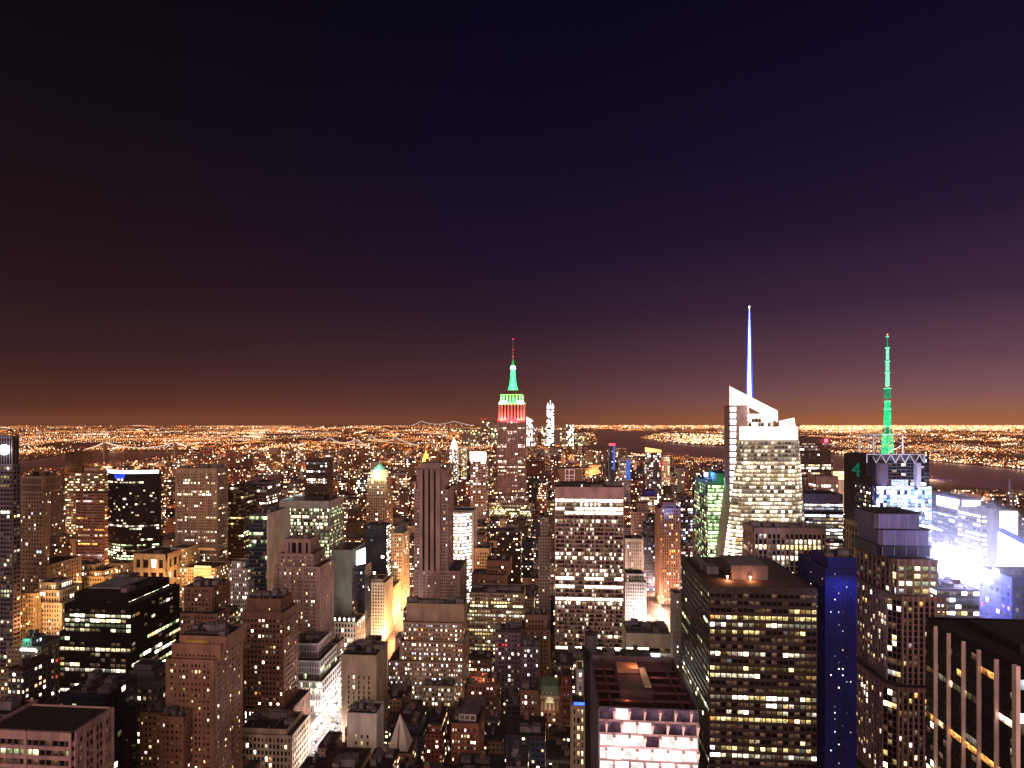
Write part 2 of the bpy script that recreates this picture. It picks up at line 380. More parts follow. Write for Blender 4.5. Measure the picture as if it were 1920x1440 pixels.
H('apartment_block', 'rust brick annex with rooftop sheds at the foot of the rust brick tower, right part', 'the right rust annex',
  [(302, 345, 1343, 352, DB(345, 352, 372))], 'rust', 1440, dict(bw=3, fh=3.9, pw=1.5, sw=2.1, mode='res', p=.1, pal='wyp', cap=4), units=3)
B = H('office_block', 'black glass office block with bright ribbon rows and stepped dark roof, left of centre bottom', 'the black office block',
  [(112, 246, 1185, 440, 60), (121, 246.5, 1133, 441, DB(246, 441, 336)), (140, 240, 1112, 447, 48, dict(cap=6))], 'black', 1265,
  dict(bw=4.3, fh=4.0, pw=.5, sw=1.5, rd=.25, mode='office', p=.33, pal='WWwl', dark='k', dim=.12, cap=3.5), units=0, done=False)
obox(B, 'roof_skylight', bsdf_mat('skylight', (.16, .15, .14), rough=.4), 165, 225, 1101, 1104, 455, 0, 30)
B.units(3); B.finish()
# ---- rows left of the bright avenue
B = H('office_tower', 'tall brown masonry tower with cornice crown and bright base band, left of the bright avenue', 'the brown cornice tower',
  [(452, 545, 1330, 432, 34, dict(mode='all', p=.8, fh=7, pal='XW')), (456, 532, 1147, 438, 24, dict(cap=5, big=0)), (462, 528, 1122, 441, 18, dict(cap=7, p=.05))], 'brown', 1400,
  dict(bw=2.9, fh=4.0, pw=1.3, sw=1.9, rd=.45, mode='res', p=.14, pal='WWwy', big=2, bigw=2, hb=6), units=2)
H('corner_building', 'low tan building with rounded parapet corner on the left side of the bright avenue', 'the tan corner building',
  [(446, 547, 1377, 410, 30, dict(cap=1.5)), (450, 538, 1366, 412, 26, dict(fr=False, sd=False))], 'sand', 1440, dict(bw=2.9, fh=4.6, pw=1.2, sw=1.6, rd=.4, mode='res', p=.12, pal='wWo'), units=3)
B = H('office_block', 'terraced building with white vertical fins stepping up four roofs, beside the bright avenue', 'the white-finned terraced building',
  [(546, 604, 1276, 498, 45), (547, 600, 1238, 503, 38), (548, 596, 1206, 510, 30)], 'white', 1340,
  dict(bw=1.5, fh=5.2, pw=.45, sw=.9, rd=.6, mode='office', p=.12, pal='lW', cap=1.2, dim=.05, wk='grey', sd=dict(bw=4.5, pw=.8, sw=1.6)), units=3)
H('office_tower', 'blank beige tower with few slot windows, on the right side of the bright avenue', 'the blank beige slot-window tower',
  [(640, 706, 1228, 451, 30, dict(pat=['k'*7 if False else 'kkwkykk']))], 'sand', 1335, dict(bw=4.2, fh=3.9, pw=2.9, sw=1.3, rd=.25, cap=16, foot=14, mode='res', p=.4, pal='yw', sd=False), units=3)
H('office_tower', 'narrow pale grey panelled tower with one column of yellow windows, bottom centre left', 'the pale grey panelled tower',
  [(651, 706, 1337, 390, 17)], 'white', 1440, dict(bw=4.4, fh=4.6, pw=2.9, sw=2.2, rd=.12, cap=14, mode='res', p=.0, pat=['kkykk', 'kkykk', 'kwkkk', 'kkykk', 'kkkkk', 'kkkyk'], sd=False), units=2)
B = H('office_building', 'wide tan setback building with four rows of small windows under a blank penthouse', 'the tan setback building',
  [(728, 868, 1241, 520, 42, dict(cap=.8)), (749, 868, 1204, 524, 34, dict(cap=.8)), (757, 867, 1168, 529, 26, dict(cap=.8)), (761, 871, 1132, 534, 18, dict(fr=False, sd=False))], 'tan', 1285,
  dict(bw=2.3, fh=4.4, pw=1.15, sw=2.2, rd=.35, mode='res', p=.5, pal='WWwc', dim=.2, lv='00011223'), units=3)
H('office_building', 'lower wing with bright window rows below the wide tan setback building', 'the lower tan wing',
  [(792, 850, 1286, 508, 14)], 'sand', 1345, dict(bw=2.9, fh=4.2, pw=1.2, sw=1.9, mode='res', p=.55, pal='Ww'), units=1)
# ---- slab with dark stripes
B = H('skyscraper', 'tall pinkish tan tower with dark full-height vertical stripes, just left of picture centre', 'the striped tan tower',
  [(776, 862, 1070, 636, 52), (776.5, 840, 917, 640, 36, dict(fr=False)), (781, 833, 880, 645, 30, dict(fr=False, wk='rose')), (787, 826, 868, 646, 22, dict(fr=False))], 'rose', 1130,
  dict(bw=2.6, fh=3.7, pw=1.3, sw=1.9, rd=.3, mode='res', p=.12, pal='WwX'), units=2, done=False)
Yc = TY(808, 640)
for (l, r) in ((777, 787), (826, 840)):
    a0, a1 = XW(l, Yc-.2), XW(r, Yc-.2); z0, z1 = ZW(l, 1075, Yc), ZW(l, 918, Yc)
    B.facade((a0, Yc-.1, z0), (a1, Yc-.1, z0), (a1, Yc-.1, z1), (a0, Yc-.1, z1), 'rose', bw=2.6, fh=3.7, pw=1.2, sw=1.9, mode='res', p=.12, pal='WwX')
m = B.mb('rose')
e = [787, 793.5, 797.5, 804, 808, 814.5, 818, 826]
for i in range(0, 8, 2):
    m.box(XW(e[i], Yc), XW(e[i+1], Yc), Yc-3.5, Yc+1, 0, ZW(800, 880, Yc))
b = MB(); b.box(XW(787, Yc)+.5, XW(826, Yc)-.5, Yc-1.2, Yc+.5, 0, ZW(800, 884, Yc)); b.build('window_strip', wm('k'), B.root)
b = MB(); b.cyl(XW(806, Yc), Yc+22, ZW(806, 868, Yc), ZW(806, 868, Yc)+9, .25, n=6); b.build('mast', wall('grey'), B.root)
B.finish()
# ---- frontal slab right of centre
B = H('skyscraper', 'broad flat-topped slab of seven bays and forty floors under a blank parapet, facing the viewer', 'the broad seven-bay slab',
  [(1040, 1170, 913, 620, 40)], 'pink', 1232, dict(bw=10.95, fh=4.35, pw=.55, sw=1.5, rd=.8, mode='office', p=.0, cap=13, pal='w', fr=False, sd=False), units=4, done=False)
Yc = TY(1105, 620); a0, a1 = XW(1040.5, Yc-.06), XW(1169.5, Yc-.06); zt = ZW(1105, 913, Yc)
rng = random.Random(5); rows = []
for j in range(44):
    br = rng.random(); row = []
    for i in range(7):
        bay = rng.random()
        for q in range(5):
            r_ = rng.random()
            if br < .17: row.append(('W2' if r_ < .7 else 'W3') if bay < .85 else 'w0')
            elif br < .5: row.append('W2' if r_ < .22 else ('w1' if r_ < .5 else ('w0' if r_ < .7 else 'd')))
            else: row.append('W1' if r_ < .08 else ('w0' if r_ < .2 else ('p1' if r_ < .24 else ('d' if r_ < .6 else 'k'))))
    rows.append(row)
B.facade((a0, Yc-.06, 0), (a1, Yc-.06, 0), (a1, Yc-.06, zt), (a0, Yc-.06, zt), 'pink', nb=35, nf=38, pw=.07, sw=1.25, rd=.6, cap=13, big=0, pat=rows, lv='00011233')
m = B.mb('pink')
for i in range(8):
    x = a0+(a1-a0)*i/7; x = min(max(x, a0+.42), a1-.42); m.box(x-.42, x+.42, Yc-1.1, Yc+.02, 0, zt-13.2)
m.box(a0, a1, Yc-1.4, Yc+.03, zt-13.2, zt-.02)
for i in range(7):
    x = a0+(a1-a0)*i/7
    obj = MB(); obj.box(x+1, x+9.8, Yc-1.43, Yc-1.35, zt-16.1, zt-14.9)
b = MB(); b.box(a0+6, a1-20, Yc+8, Yc+26, zt-1, zt+3.2); b.build('penthouse', roofm('roof'), B.root)
b = MB(); b.cyl((a0+a1)/2-8, Yc+3, zt-1, zt+2, .5, n=8); b.build('roof_lamp', wm('X'), B.root)
B.finish()
# ---- bottom tower with sunken roof
B = H('office_tower', 'tower with sunken red-lit roof well and staggered glowing glass panels, bottom centre right', 'the sunken-roof panel tower',
  [(1123, 1310, 1328, 300, DB(1123, 300, 1108))], 'plum', 1440, dict(fr=False, sd=dict(bw=2.2, fh=7, pw=1.0, sw=.6, rd=.5, mode='res', p=.2, pal='d', dim=.5), par=9), units=0, done=False)
x0, x1, y0, y1, _, z1 = B.box[0]
m = B.mb('pink'); fm = MB(); cw = (x1-x0)/6.5
for j in range(18):
    za = z1-7.1*(j+1); zb = z1-7.1*j; off = cw/2 if j % 2 else 0
    if za < 0: break
    m.box(x0, x1, y0-.5, y0+.02, za-.5, za+.65)
    ks = 'qPqqqq' if j == 0 else ('qqPPqq' if j == 1 else ('PPPqPP' if j == 2 else 'PXPPXP'))
    x = x0-off; i = 0
    while x < x1-1:
        a, b_ = max(x, x0), min(x+cw, x1)
        if b_-a > 1.3:
            q = [(a+.5, y0-.1-.3*(i % 2), za+.66), (b_-.5, y0-.1-.3*(i % 2), za+.66), (b_-.5, y0-.1-.3*(i % 2), zb-.51), (a+.5, y0-.1-.3*(i % 2), zb-.51)]
            q = [Vector(p) for p in q]; B.win.append(((q[0]+q[2]).length*.5, ks[i % 6], q))
        fx = min(max(x+cw, x0+.5), x1-.5)
        if x+cw <= x1+.1:                                          # tapered fin between the panels
            k = .8; fm.hexa([(fx-.12, y0-.5, za+.66), (fx+.12, y0-.5, za+.66), (fx+.5, y0+.01, za+.66), (fx-.5, y0+.01, za+.66), (fx-k, y0-2.0, zb-1.2), (fx+k, y0-2.0, zb-1.2), (fx+k, y0+.01, zb-.51), (fx-k, y0+.01, zb-.51)])
        x += cw; i += 1
fm.build('fin', bsdf_mat('fin_peach', (.85, .6, .5)), B.root, kind='stuff')
b = MB(); zr = z1-8.85
for i in range(7): yy = y0+4+(y1-y0-8)*i/6; b.box(x0+.55, x1-.55, yy-.5, yy+.5, z1-3.4, z1-2.3)
for xx in (x0+7, x1-7): b.box(xx-.5, xx+.5, y0+2, y1-2, z1-2.28, z1-1.3)
b.build('roof_beam', bsdf_mat('red_steel', (.12, .055, .055)), B.root, kind='stuff')
cx = x0+(x1-x0)*.45
b = MB(); b.box(cx-10, cx+9, y0+22, y1-10, zr, z1-1.2); b.build('penthouse', bsdf_mat('penthouse_brown', (.13, .07, .07)), B.root)
b = MB(); b.box(cx-9, cx+4, y0+44, y1-13, z1-1.15, z1+1.6); b.build('roof_unit', bsdf_mat('unit_orange', (.5, .22, .12)), B.root)
b = MB(); b.box(cx+4.6, cx+8.6, y0+26, y1-16, z1-1.15, z1-.2); b.build('roof_unit', bsdf_mat('unit_cream', (.62, .5, .34)), B.root)
plight('roof_light', cx-7, y0+12, z1-3, (1, .3, .15), 450, .5, B.root); plight('roof_light', cx+14, y0+40, z1-2.9, (1, .2, .2), 350, .5, B.root); plight('roof_light', cx+2, y1-20, z1+5, (1, .5, .3), 1600, .5, B.root)
plight('roof_light', cx-16, y0+46, z1-2.9, (1, .2, .15), 300, .5, B.root)
alight('facade_light', ((x0+x1)/2, y0-9, z1-26), ((x0+x1)/2, y0, z1-8), x1-x0, 3, (1, .75, .8), 9000, B.root)  # added area lamp in mid-air, brightens the fins beside the panels
B.finish(roof='roofred')
# ---- big dark tower
B = H('skyscraper', 'huge dark brown tower with rows of square yellow windows and orange-lit flat roof', 'the huge dark yellow-windowed tower',
  [(1330, 1532, 1101, 410, DB(1330, 410, 1278))], 'darkbrown', 1440, dict(bw=3.95, fh=5.3, pw=.6, sw=2.5, rd=.3, mode='office', p=.34, pal='yyWyw', cap=4, dim=.5, sd=dict(p=.14, pal='wlW', dim=.1)), units=0, done=False)
x0, x1, y0, y1, _, z1 = B.box[0]
b = MB(); b.box(x0+23, x0+50, y0+22, y0+56, z1-.9, z1+10); b.build('penthouse', bsdf_mat('penthouse_plum', (.12, .09, .11)), B.root)
b = MB(); b.box(x0+8, x0+17, y0+36, y0+46, z1-.9, z1+5); b.box(x0+6, x0+12, y0+48, y0+80, z1-.9, z1+3.4)
for i in range(5): b.cyl(x0+9, y0+51+6*i, z1+3.41, z1+4.4, 2.2, n=12)
b.build('roof_unit', roofm('unit'), B.root)
for (dx, dy, e) in ((19, 20, 9000), (36, 19.5, 7000)):
    b = MB(); b.cyl(x0+dx, y0+dy, z1+1.2, z1+2.3, .8, n=8); b.cyl(x0+dx, y0+dy, z1-.9, z1+1.19, .12, n=6); b.build('roof_lamp', emis('lamp_amber', (1, .5, .2), 14, 0), B.root)
    plight('roof_light', x0+dx, y0+dy-1.2, z1+1.6, (1, .38, .16), e, .4, B.root)
B.finish(roof='roofred')
# ---- deep blue tower: its blue floodlighting is put into the wall colour
B = H('office_tower', 'deep blue narrow tower with tiny white windows between the yellow-windowed and stone-piered towers', 'the deep blue tower',
  [(1547, 1606, 1066, 405, 45, dict(cap=2)), (1552, 1606, 1046, 407, 26, dict(fr=False, sd=False))], 'blue', 1440,
  dict(bw=2.6, fh=4.6, pw=1.8, sw=3.5, rd=.2, mode='res', p=.2, pal='cWc', dark='K', dim=0, wk2='navy', lv='001122', sd=dict(p=.05)), units=2, done=False)
x0, x1, y0, y1, _, z1 = B.box[0]
alight('facade_light', ((x0+x1)/2, y0-10, z1-8), ((x0+x1)/2, y0, z1-34), 24, 3, (.25, .3, 1), 3800, B.root)
B.finish()
# ---- black tower with stone pillars, bottom right
x0c, Yf = XW(1906, TY(1906, 249)), TY(1906, 249)
B = Bld('office_tower', 'black glass tower with tall pink stone pillars, cut off by the bottom right corner', 'the pink-pillared black tower', (x0c+30, Yf+30, 0))
Yb = YB(x0c, 1737); zt = ZW(1906, 1246, Yf); B.box.append((x0c, x0c+60, Yf, Yb, 0, zt))
B.tier(x0c, x0c+60, Yf, Yb, 0, zt, 'black', par=1.5, fr=dict(nb=6, nf=30, pw=.3, sw=.5, rd=.1, p=.1), sd=dict(nb=18, fh=4.2, pw=.12, sw=1.0, rd=.1, mode='office', p=.06, pal='Wwo', cap=5, dim=.08))
b_ = YB(x0c, 1764)
px = [1757.5, 1782, 1810, 1839, 1872, 1909]
for i, p in enumerate(px):
    Yp = YB(x0c, p); w = .42 if i < 5 else 1.2
    b = MB(); b.box(x0c-1.7, x0c+.02, Yp-w, Yp+w, 0, zt-(2.0 if i < 5 else 0)); b.build('pillar', bsdf_mat('pillar_stone', (.95, .72, .66)), B.root)
b = MB(); b.box(x0c+14, x0c+40, Yf+16, Yb-12, zt-1.4, zt+3); b.build('penthouse', roofm('roof'), B.root)
HEROES.append([B.short, 1735, 1990, 1160, 1440, 249, list(B.box)])
B.finish()
# ---- stone-piered deco tower on the right
def pier_tower():
    B = Bld('skyscraper', 'brown stone tower with long vertical piers, glazed bay corner and two-tier blue-grey crown', 'the stone-piered tower', (XW(1700, TY(1700, 400))+15, TY(1700, 400)+25, 0))
    def chamf(l, t, zt_px, pxb, w, k, z0, wk='rose', **st):
        Y0 = TY(l, t); X0 = XW(l, Y0); X1 = X0+w; Y1 = YB(X0-k, pxb); zt = ZW(l, zt_px, Y0)
        xl = X0-k; yk = Y0+k
        pts = [(X0, Y0), (X1, Y0), (X1, Y1), (xl, Y1), (xl, yk)]
        m = B.mb(wk); m.prism(pts, z0, zt-1); r_ = MB(); B.roofs.append(r_); r_.prism([(p[0]+(.4 if p[0] < X0+1 else -.4), p[1]+(.4 if p[1] < Y1-1 else -.4)) for p in pts], zt-.95, zt-.8)
        a = dict(bw=3.6, fh=4.3, pw=1.3, sw=1.0, rd=.8, mode='res', p=.14, pal='wWyy', dim=.15, cap=3, wk2='brown'); a.update(st)
        B.facade((X0, Y0, z0), (X1, Y0, z0), (X1, Y0, zt), (X0, Y0, zt), wk, **a)
        g = dict(a); g.update(nb=3, pw=.25, rd=.3, sw=.8, p=.25); B.facade((xl, yk, z0), (X0, Y0, z0), (X0, Y0, zt), (xl, yk, zt), wk, **g)
        g = dict(a); g.update(p=.24); B.facade((xl, Y1, z0), (xl, yk, z0), (xl, yk, zt), (xl, Y1, zt), wk, **g)
        B.box.append((xl, X1, Y0, Y1, z0, zt)); return zt
    z = chamf(1682, 392, 1288, 1588, 42, 6, 0, p=.2)
    z = chamf(1690, 398, 1118, 1604, 30, 6, z-.9)
    z = chamf(1681, 405, 1048, 1606, 28, 2.5, z-.9, wk='rose', bw=5.5, fh=5.5, p=.9, mode='all', pal='llyc', pw=1.4, sw=2.2, cap=4)
    x0, x1, y0, y1 = B.box[-1][:4]
    Yc = TY(1700, 412)
    def blk(l, r, top, t, D, k, name='crown'):
        Y = TY((l+r)/2, t); m = MB(); c = 2.5; X0, X1 = XW(l, Y), XW(r, Y); nonlocal z
        zt = ZW((l+r)/2, top, Y); m.prism([(X0, Y+c), (X0+c, Y), (X1-c, Y), (X1, Y+c), (X1, Y+D), (X0, Y+D)], z-.5, zt-.6)
        o = m.build(name, wall(k), B.root); m = MB(); e = .6; m.prism([(X0-e, Y+c-e), (X0+c-e, Y-e), (X1-c+e, Y-e), (X1+e, Y+c-e), (X1+e, Y+D+e), (X0-e, Y+D+e)], zt-.6, zt); m.build('crown_roof', roofm('roof'), B.root)
        g = MB()
        for i in range(5):
            xx = X0+c+(X1-X0-2*c)*i/4; g.box(xx-.12, xx+.12, Y-.25, Y+.02, z-.4, zt-.7)
        g.build('rib', wall('white'), B.root); z = zt; return o
    blk(1648, 1750, 1024, 414, 34, 'navy'); blk(1650, 1747, 993, 416, 31, 'lilac'); blk(1642, 1728, 962, 419, 30, 'lilac')
    HEROES.append([B.short, 1588, 1765, 960, 1440, 392, list(B.box)])
    alight('facade_light', (x0+20, y0-22, z-14), (x0+12, y0, z-10), 16, 6, (.45, .45, 1), 5200, B.root)
    B.finish(maxw=100)
pier_tower()
H('office_block', 'cream stone block with regular dark window grid, squeezed left of the stone-piered tower', 'the cream grid block',
  [(1621, 1660, 985, 480, 30)], 'sand', 1100, dict(bw=5, fh=7, pw=1.5, sw=1.6, rd=.7, mode='res', p=.06, pal='wo', cap=3), units=1)
H('office_building', 'dark-roofed building with pale vertical columns and a bright row, in front of the crystalline tower', 'the pale-columned building',
  [(1413, 1548, 990, 537, 30, dict(foot=0))], 'rose', 1075, dict(bw=4.3, fh=5.2, pw=1.5, sw=1.0, rd=1.0, mode='office', p=.5, pal='WwyW', cap=5.5, hb=0), units=4)
# ---- crystalline tower with blue spire
def crystal():
    B = Bld('skyscraper', 'bright faceted glass skyscraper with slanted white crown and thin blue-lit spire', 'the crystalline spire tower', (XW(1440, TY(1440, 600)), TY(1440, 600)+25, 0))
    t = 595; Y0 = TY(1440, t)
    def P(px, py, dy=0): return Vector((XW(px, Y0+dy), Y0+dy, ZW(px, py, Y0+dy)))
    # main shaft: wide at the foot, narrowing to the crown; a folded front of three facets
    def ring(py, l, r, c, dy, k):
        a = P(l, py, 8+dy); z = a.z; b = P(l+c, py, dy); d_ = P(r-c*.7, py, dy+k); e = P(r, py, 10+dy+k)
        return [Vector((q.x, q.y, z)) for q in (a, b, d_, e)]
    low = ring(1035, 1358, 1512, 26, 0, 0); top = ring(826, 1384, 1498, 12, 2, 2)
    def ext(l, u, z):
        f = (z-l.z)/(u.z-l.z); return l+(u-l)*f
    base = [ext(l, u, 40) for l, u in zip(low, top)]; foot = [Vector((q.x, q.y, 0)) for q in base]
    yb = base[0].y+46
    m = B.mb('rose')
    bk = [Vector((base[3].x, yb, 40)), Vector((base[0].x, yb, 40))]; tk = [Vector((top[3].x, yb-4, top[3].z)), Vector((top[0].x, yb-4, top[0].z))]
    k = len(m.v)
    lo6 = base+bk; hi6 = top+tk; cc = sum(lo6, Vector((0, 0, 0)))/6; ct = sum(hi6, Vector((0, 0, 0)))/6
    lo6 = [Vector((cc.x+(q.x-cc.x)*.93, cc.y+(q.y-cc.y)*.93, q.z)) for q in lo6]; hi6 = [Vector((ct.x+(q.x-ct.x)*.93, ct.y+(q.y-ct.y)*.93, q.z)) for q in hi6]; m.v += [tuple(q) for q in lo6+hi6]
    for i in range(6):
        j = (i+1) % 6; m.f.append((k+i, k+j, k+6+j, k+6+i)); m.m.append(0); m.w.append(m.cw); m.p.append(m.cp)
    m.f.append(tuple(range(k+6, k+12))); m.m.append(0); m.w.append(m.cw); m.p.append(m.cp)
    m.prism([(q.x, q.y) for q in foot+[Vector((q.x, q.y, 0)) for q in bk]], 0, 40)
    rng = random.Random(8)
    for i, nb in ((0, 4), (1, 15), (2, 4)):
        a, b, c, d_ = base[i], base[i+1], top[i+1], top[i]; pat = []
        for j in range(46):
            f_ = rng.random()
            if j < 24: w = [rng.choice(('W2', 'W2', 'W1', 'W3', 'y2')) for _ in range(nb)]
            elif j < 41: w = [rng.choice(('W1', 'W1', 'w1', 'W2', 'w2') if f_ < .6 else ('w0', 'w1', 'W1', 'W0', 'W2')) for _ in range(nb)]
            else: w = [rng.choice(('w1', 'W1', 'w0', 'W0')) for _ in range(nb)]
            pat.append(w)
        B.facade(a, b, c, d_, 'cream', nb=nb, nf=46, pw=.2, sw=1.3, rd=.3, cap=.3, pat=pat, lv='0011223')  # cream wall colour carries the interior glow on the spandrels
    # tall thin slab on the left carrying the high point
    Ys = Y0+14; X0, X1, X2 = XW(1368, Ys), XW(1384, Ys), XW(1402, Ys)
    zs = ZW(1376, 760, Ys); m.box(X0, X2, Ys, Ys+20, 0, zs)
    B.facade((X0, Ys-.05, 120), (X1-2, Ys-.05, 120), (X1-2, Ys-.05, zs), (X0, Ys-.05, zs), 'grey', nb=2, nf=22, pw=.4, sw=2.2, rd=.4, cap=1, pat=['XX'])
    # slanted glass screens, glowing white
    def lattice(name, poly, th, mat, n=9):
        mm = MB(); q = [Vector(p) for p in poly]; off = Vector((0, th, 0)); N = len(q); k = len(mm.v)
        mm.v += [tuple(p) for p in q]+[tuple(p+off) for p in q]
        mm.f.append(tuple(range(k, k+N))); mm.f.append(tuple(range(k+2*N-1, k+N-1, -1)))
        for i in range(N): j = (i+1) % N; mm.f.append((k+j, k+i, k+N+i, k+N+j))
        mm.m += [0]*(N+2); mm.w += [mm.cw]*(N+2); mm.p += [mm.cp]*(N+2); return mm.build(name, mat, B.root)
    gl = emis('crown_glass', (1, .86, .74), 1.6, .3, .10)
    lattice('crown_screen', [P(1368, 760, 12), P(1402, 760, 12), P(1402, 741.5, 12), P(1368, 724, 12)], .6, gl)
    lattice('crown_screen', [P(1402.3, 762, 12), P(1459, 792, 12), P(1458, 770, 12), P(1402.3, 741.6, 12)], .6, gl)
    lattice('crown_screen', [P(1461, 800, 3), P(1497, 824, 3), P(1489, 783, 3), P(1462, 789, 3)], .6, gl)
    mm = MB()                                                      # mullions of the glass screens
    def scr_line(px, ya, yb, dy): mm.bar(P(px, ya, dy)-Vector((0, .15, 0)), P(px, yb, dy)-Vector((0, .15, 0)), .28)
    for i in range(9): px = 1370+i*4; scr_line(px, 759, 725+(px-1368)*.515, 12)
    for i in range(13): px = 1406+i*4.2; scr_line(px, 762+(px-1402)*.5, 743.5+(px-1402)*.5, 12)
    for i in range(7): px = 1465+i*4.2; scr_line(px, 803+(px-1465)*.6, 789.5-(px-1465)*.2, 3)
    for y in (735, 747): mm.bar(P(1369 if y > 740 else 1369, y, 12)-Vector((0, .15, 0)), P(1388 if y < 740 else 1402, y, 12)-Vector((0, .15, 0)), .3)
    mm.build('crown_mullion', bsdf_mat('mullion', (.4, .33, .3)), B.root, kind='stuff')
    # floors seen between the screens
    st = bsdf_mat('crown_core', (.55, .5, .46))
    for l, r, a, b_, dy, nm, mt in ((1386, 1459, 800, 826, 14, 'crown_core', 'W'), (1392, 1450, 776, 800, 18, 'crown_core', 'p'), (1390, 1404, 762, 776, 18, 'crown_core', 'W')):
        Yq = Y0+dy; b = MB(); b.box(XW(l, Yq), XW(r, Yq), Yq, Yq+18, ZW(l, b_, Yq), ZW(l, a, Yq)); b.build(nm, st, B.root)
        Yq -= .1; B.facade((XW(l, Yq), Yq, ZW(l, b_, Yq)), (XW(r, Yq), Yq, ZW(l, b_, Yq)), (XW(r, Yq), Yq, ZW(l, a, Yq)), (XW(l, Yq), Yq, ZW(l, a, Yq)), 'white', nb=10, nf=3 if b_-a > 15 else 2, pw=.3, sw=1.3, cap=.4, pat=['XWdXWWkXWW', 'WWXkkdWWXX', 'XXXXXXXXXX'])
    for i in range(14):                                            # white band round the shaft's head
        pass
    Yq = Y0+1.2; b = MB(); b.box(XW(1390, Yq), XW(1496, Yq), Yq, Yq+5, ZW(1440, 825, Yq), ZW(1440, 800, Yq)); b.build('crown_band', gl, B.root)
    # spire
    xs, ys = XW(1405, Y0+20), Y0+20; zb, zt = ZW(1403, 760, ys), ZW(1402, 577, ys)
    b = MB(); n = 9
    for i in range(n):
        r0 = 3.3*(1-i/n)+.35; r1 = 3.3*(1-(i+1)/n)+.35; za = zb+(zt-zb)*i/n; z2 = zb+(zt-zb)*(i+1)/n
        b.cyl(xs, ys, za, z2, r0*.62, r1*.62, 8)
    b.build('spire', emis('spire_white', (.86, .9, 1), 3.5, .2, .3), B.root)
    b = MB()
    for sx, sy in ((-1, -.2), (1, -.2), (-.2, 1)):
        b.bar((xs+3.6*sx, ys+3.6*sy, zb), (xs+.5*sx, ys+.5*sy, zt-3), .75)
    for i in range(22):
        f = i/22; r0 = 3.6*(1-f)+.5*f; z = zb+(zt-3-zb)*f
        b.bar((xs-r0, ys-.2*r0, z), (xs+r0, ys-.2*r0, z+4), .28); b.bar((xs+r0, ys-.2*r0, z), (xs-r0, ys-.2*r0, z+4), .28)
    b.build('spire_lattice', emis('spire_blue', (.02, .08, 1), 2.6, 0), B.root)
    b = MB(); b.cyl(xs, ys, zt, zt+2, .9, .5, 8); b.build('beacon', wm('X'), B.root)
    for px, py, dy in ((1369, 723, 12), (1458, 769, 12)):
        q = P(px, py, dy); b = MB(); b.cyl(q.x, q.y, q.z, q.z+1.3, .5, n=8); b.build('warning_lamp', wm('r'), B.root)
    plight('crown_light', XW(1425, Y0), Y0+6, ZW(1425, 770, Y0), (1, .85, .7), 9000, 1, B.root)
    HEROES.append([B.short, 1355, 1512, 724, 1040, t, [(base[0].x, base[3].x, base[1].y, yb, 0, top[0].z)]])
    B.finish()
crystal()
B = H('office_tower', 'green-lit glass tower with lime window bands and blue beacon on its roof', 'the green glass tower',
  [(1327, 1372, 903, 645, 62)], 'glasswall', 1045, dict(bw=2.4, fh=4.4, pw=.2, sw=1.1, rd=.2, mode='all', p=.97, pal='lglg', cap=4, dark='K', dim=0, lv='1223', fr={}, sd=dict(p=.35, pal='gly', mode='res')), units=2, done=False)
x0, x1, y0, y1, _, z1 = B.box[0]
b = MB(); b.box(x0+12, x1, y0+6, y1-15, z1-.9, z1+9); b.build('penthouse', bsdf_mat('green_panel', (.05, .22, .12)), B.root)
b = MB(); b.cyl(x0+6, y0+30, z1-.9, z1+3, .3, n=6); b.build('beacon_post', wall('grey'), B.root)
b = MB(); b.cyl(x0+6, y0+30, z1+3, z1+7.5, 2.4, n=14); b.build('beacon', emis('beacon_blue', (.35, .42, 1), 7, .1), B.root)
plight('beacon_light', x0+6, y0+27, z1+6, (.2, .25, 1), 22000, 1, B.root)
alight('facade_light', (x0+10, y0-14, z1+6), (x0+8, y0, z1-30), 20, 3, (.2, 1, .45), 6000, B.root)
alight('facade_light', (x0-14, y0+30, z1+4), (x0, y0+30, z1-20), 40, 3, (.1, .5, 1), 9000, B.root)
B.finish()
H('office_tower', 'dark tower with red beacon on top, immediately right of the crystalline spire tower', 'the red-beacon tower',
  [(1499, 1558, 821, 900, 50)], 'darkbrown', 890, dict(bw=3.4, fh=4.3, pw=.5, sw=1.8, mode='office', p=.25, pal='wWp', cap=8, sd=dict(p=.1)), units=1)
q = (XW(1548, TY(1548, 900)), TY(1548, 900)-1.5, ZW(1548, 826, TY(1548, 900)))
B = empty('roof_beacon', (q[0], q[1], q[2]-4), 'glowing red beacon on the dark tower right of the spire', 'beacon')
b = MB(); b.cyl(q[0], q[1], q[2]-4, q[2]-2, .3, n=6); b.build('post', wall('grey'), B); b = MB(); b.cyl(q[0], q[1], q[2]-2.5, q[2]+2.5, 2.4, n=14); b.build('lamp', emis('beacon_red', (1, .05, .08), 9, .1), B)
plight('beacon_light', q[0], q[1]-5, q[2], (1, .03, .08), 9000, 1, B)
H('office_tower', 'purple-grey tower with white floor bands and plain top, right of the crystalline spire tower', 'the purple banded tower',
  [(1508, 1580, 926, 700, 42)], 'lilac', 1035, dict(bw=5, fh=4.4, pw=.25, sw=1.9, rd=.4, mode='office', p=.45, pal='WpcW', cap=12, dim=.3), units=0)
H('office_tower', 'small grey blank-topped tower with one window row, behind the purple banded tower', 'the small grey blank-topped tower',
  [(1530, 1572, 893, 800, 24)], 'rose', 925, dict(bw=3.5, fh=6, pw=1, sw=2.5, cap=11, mode='office', p=.5, pal='Wp'), units=0)
H('building', 'low building with glowing cream billboard wall, left of the tower marked 4', 'the cream billboard building',
  [(1561, 1598, 883, 1250, 30)], 'cream', 900, dict(fr=False, sd=False), units=0)
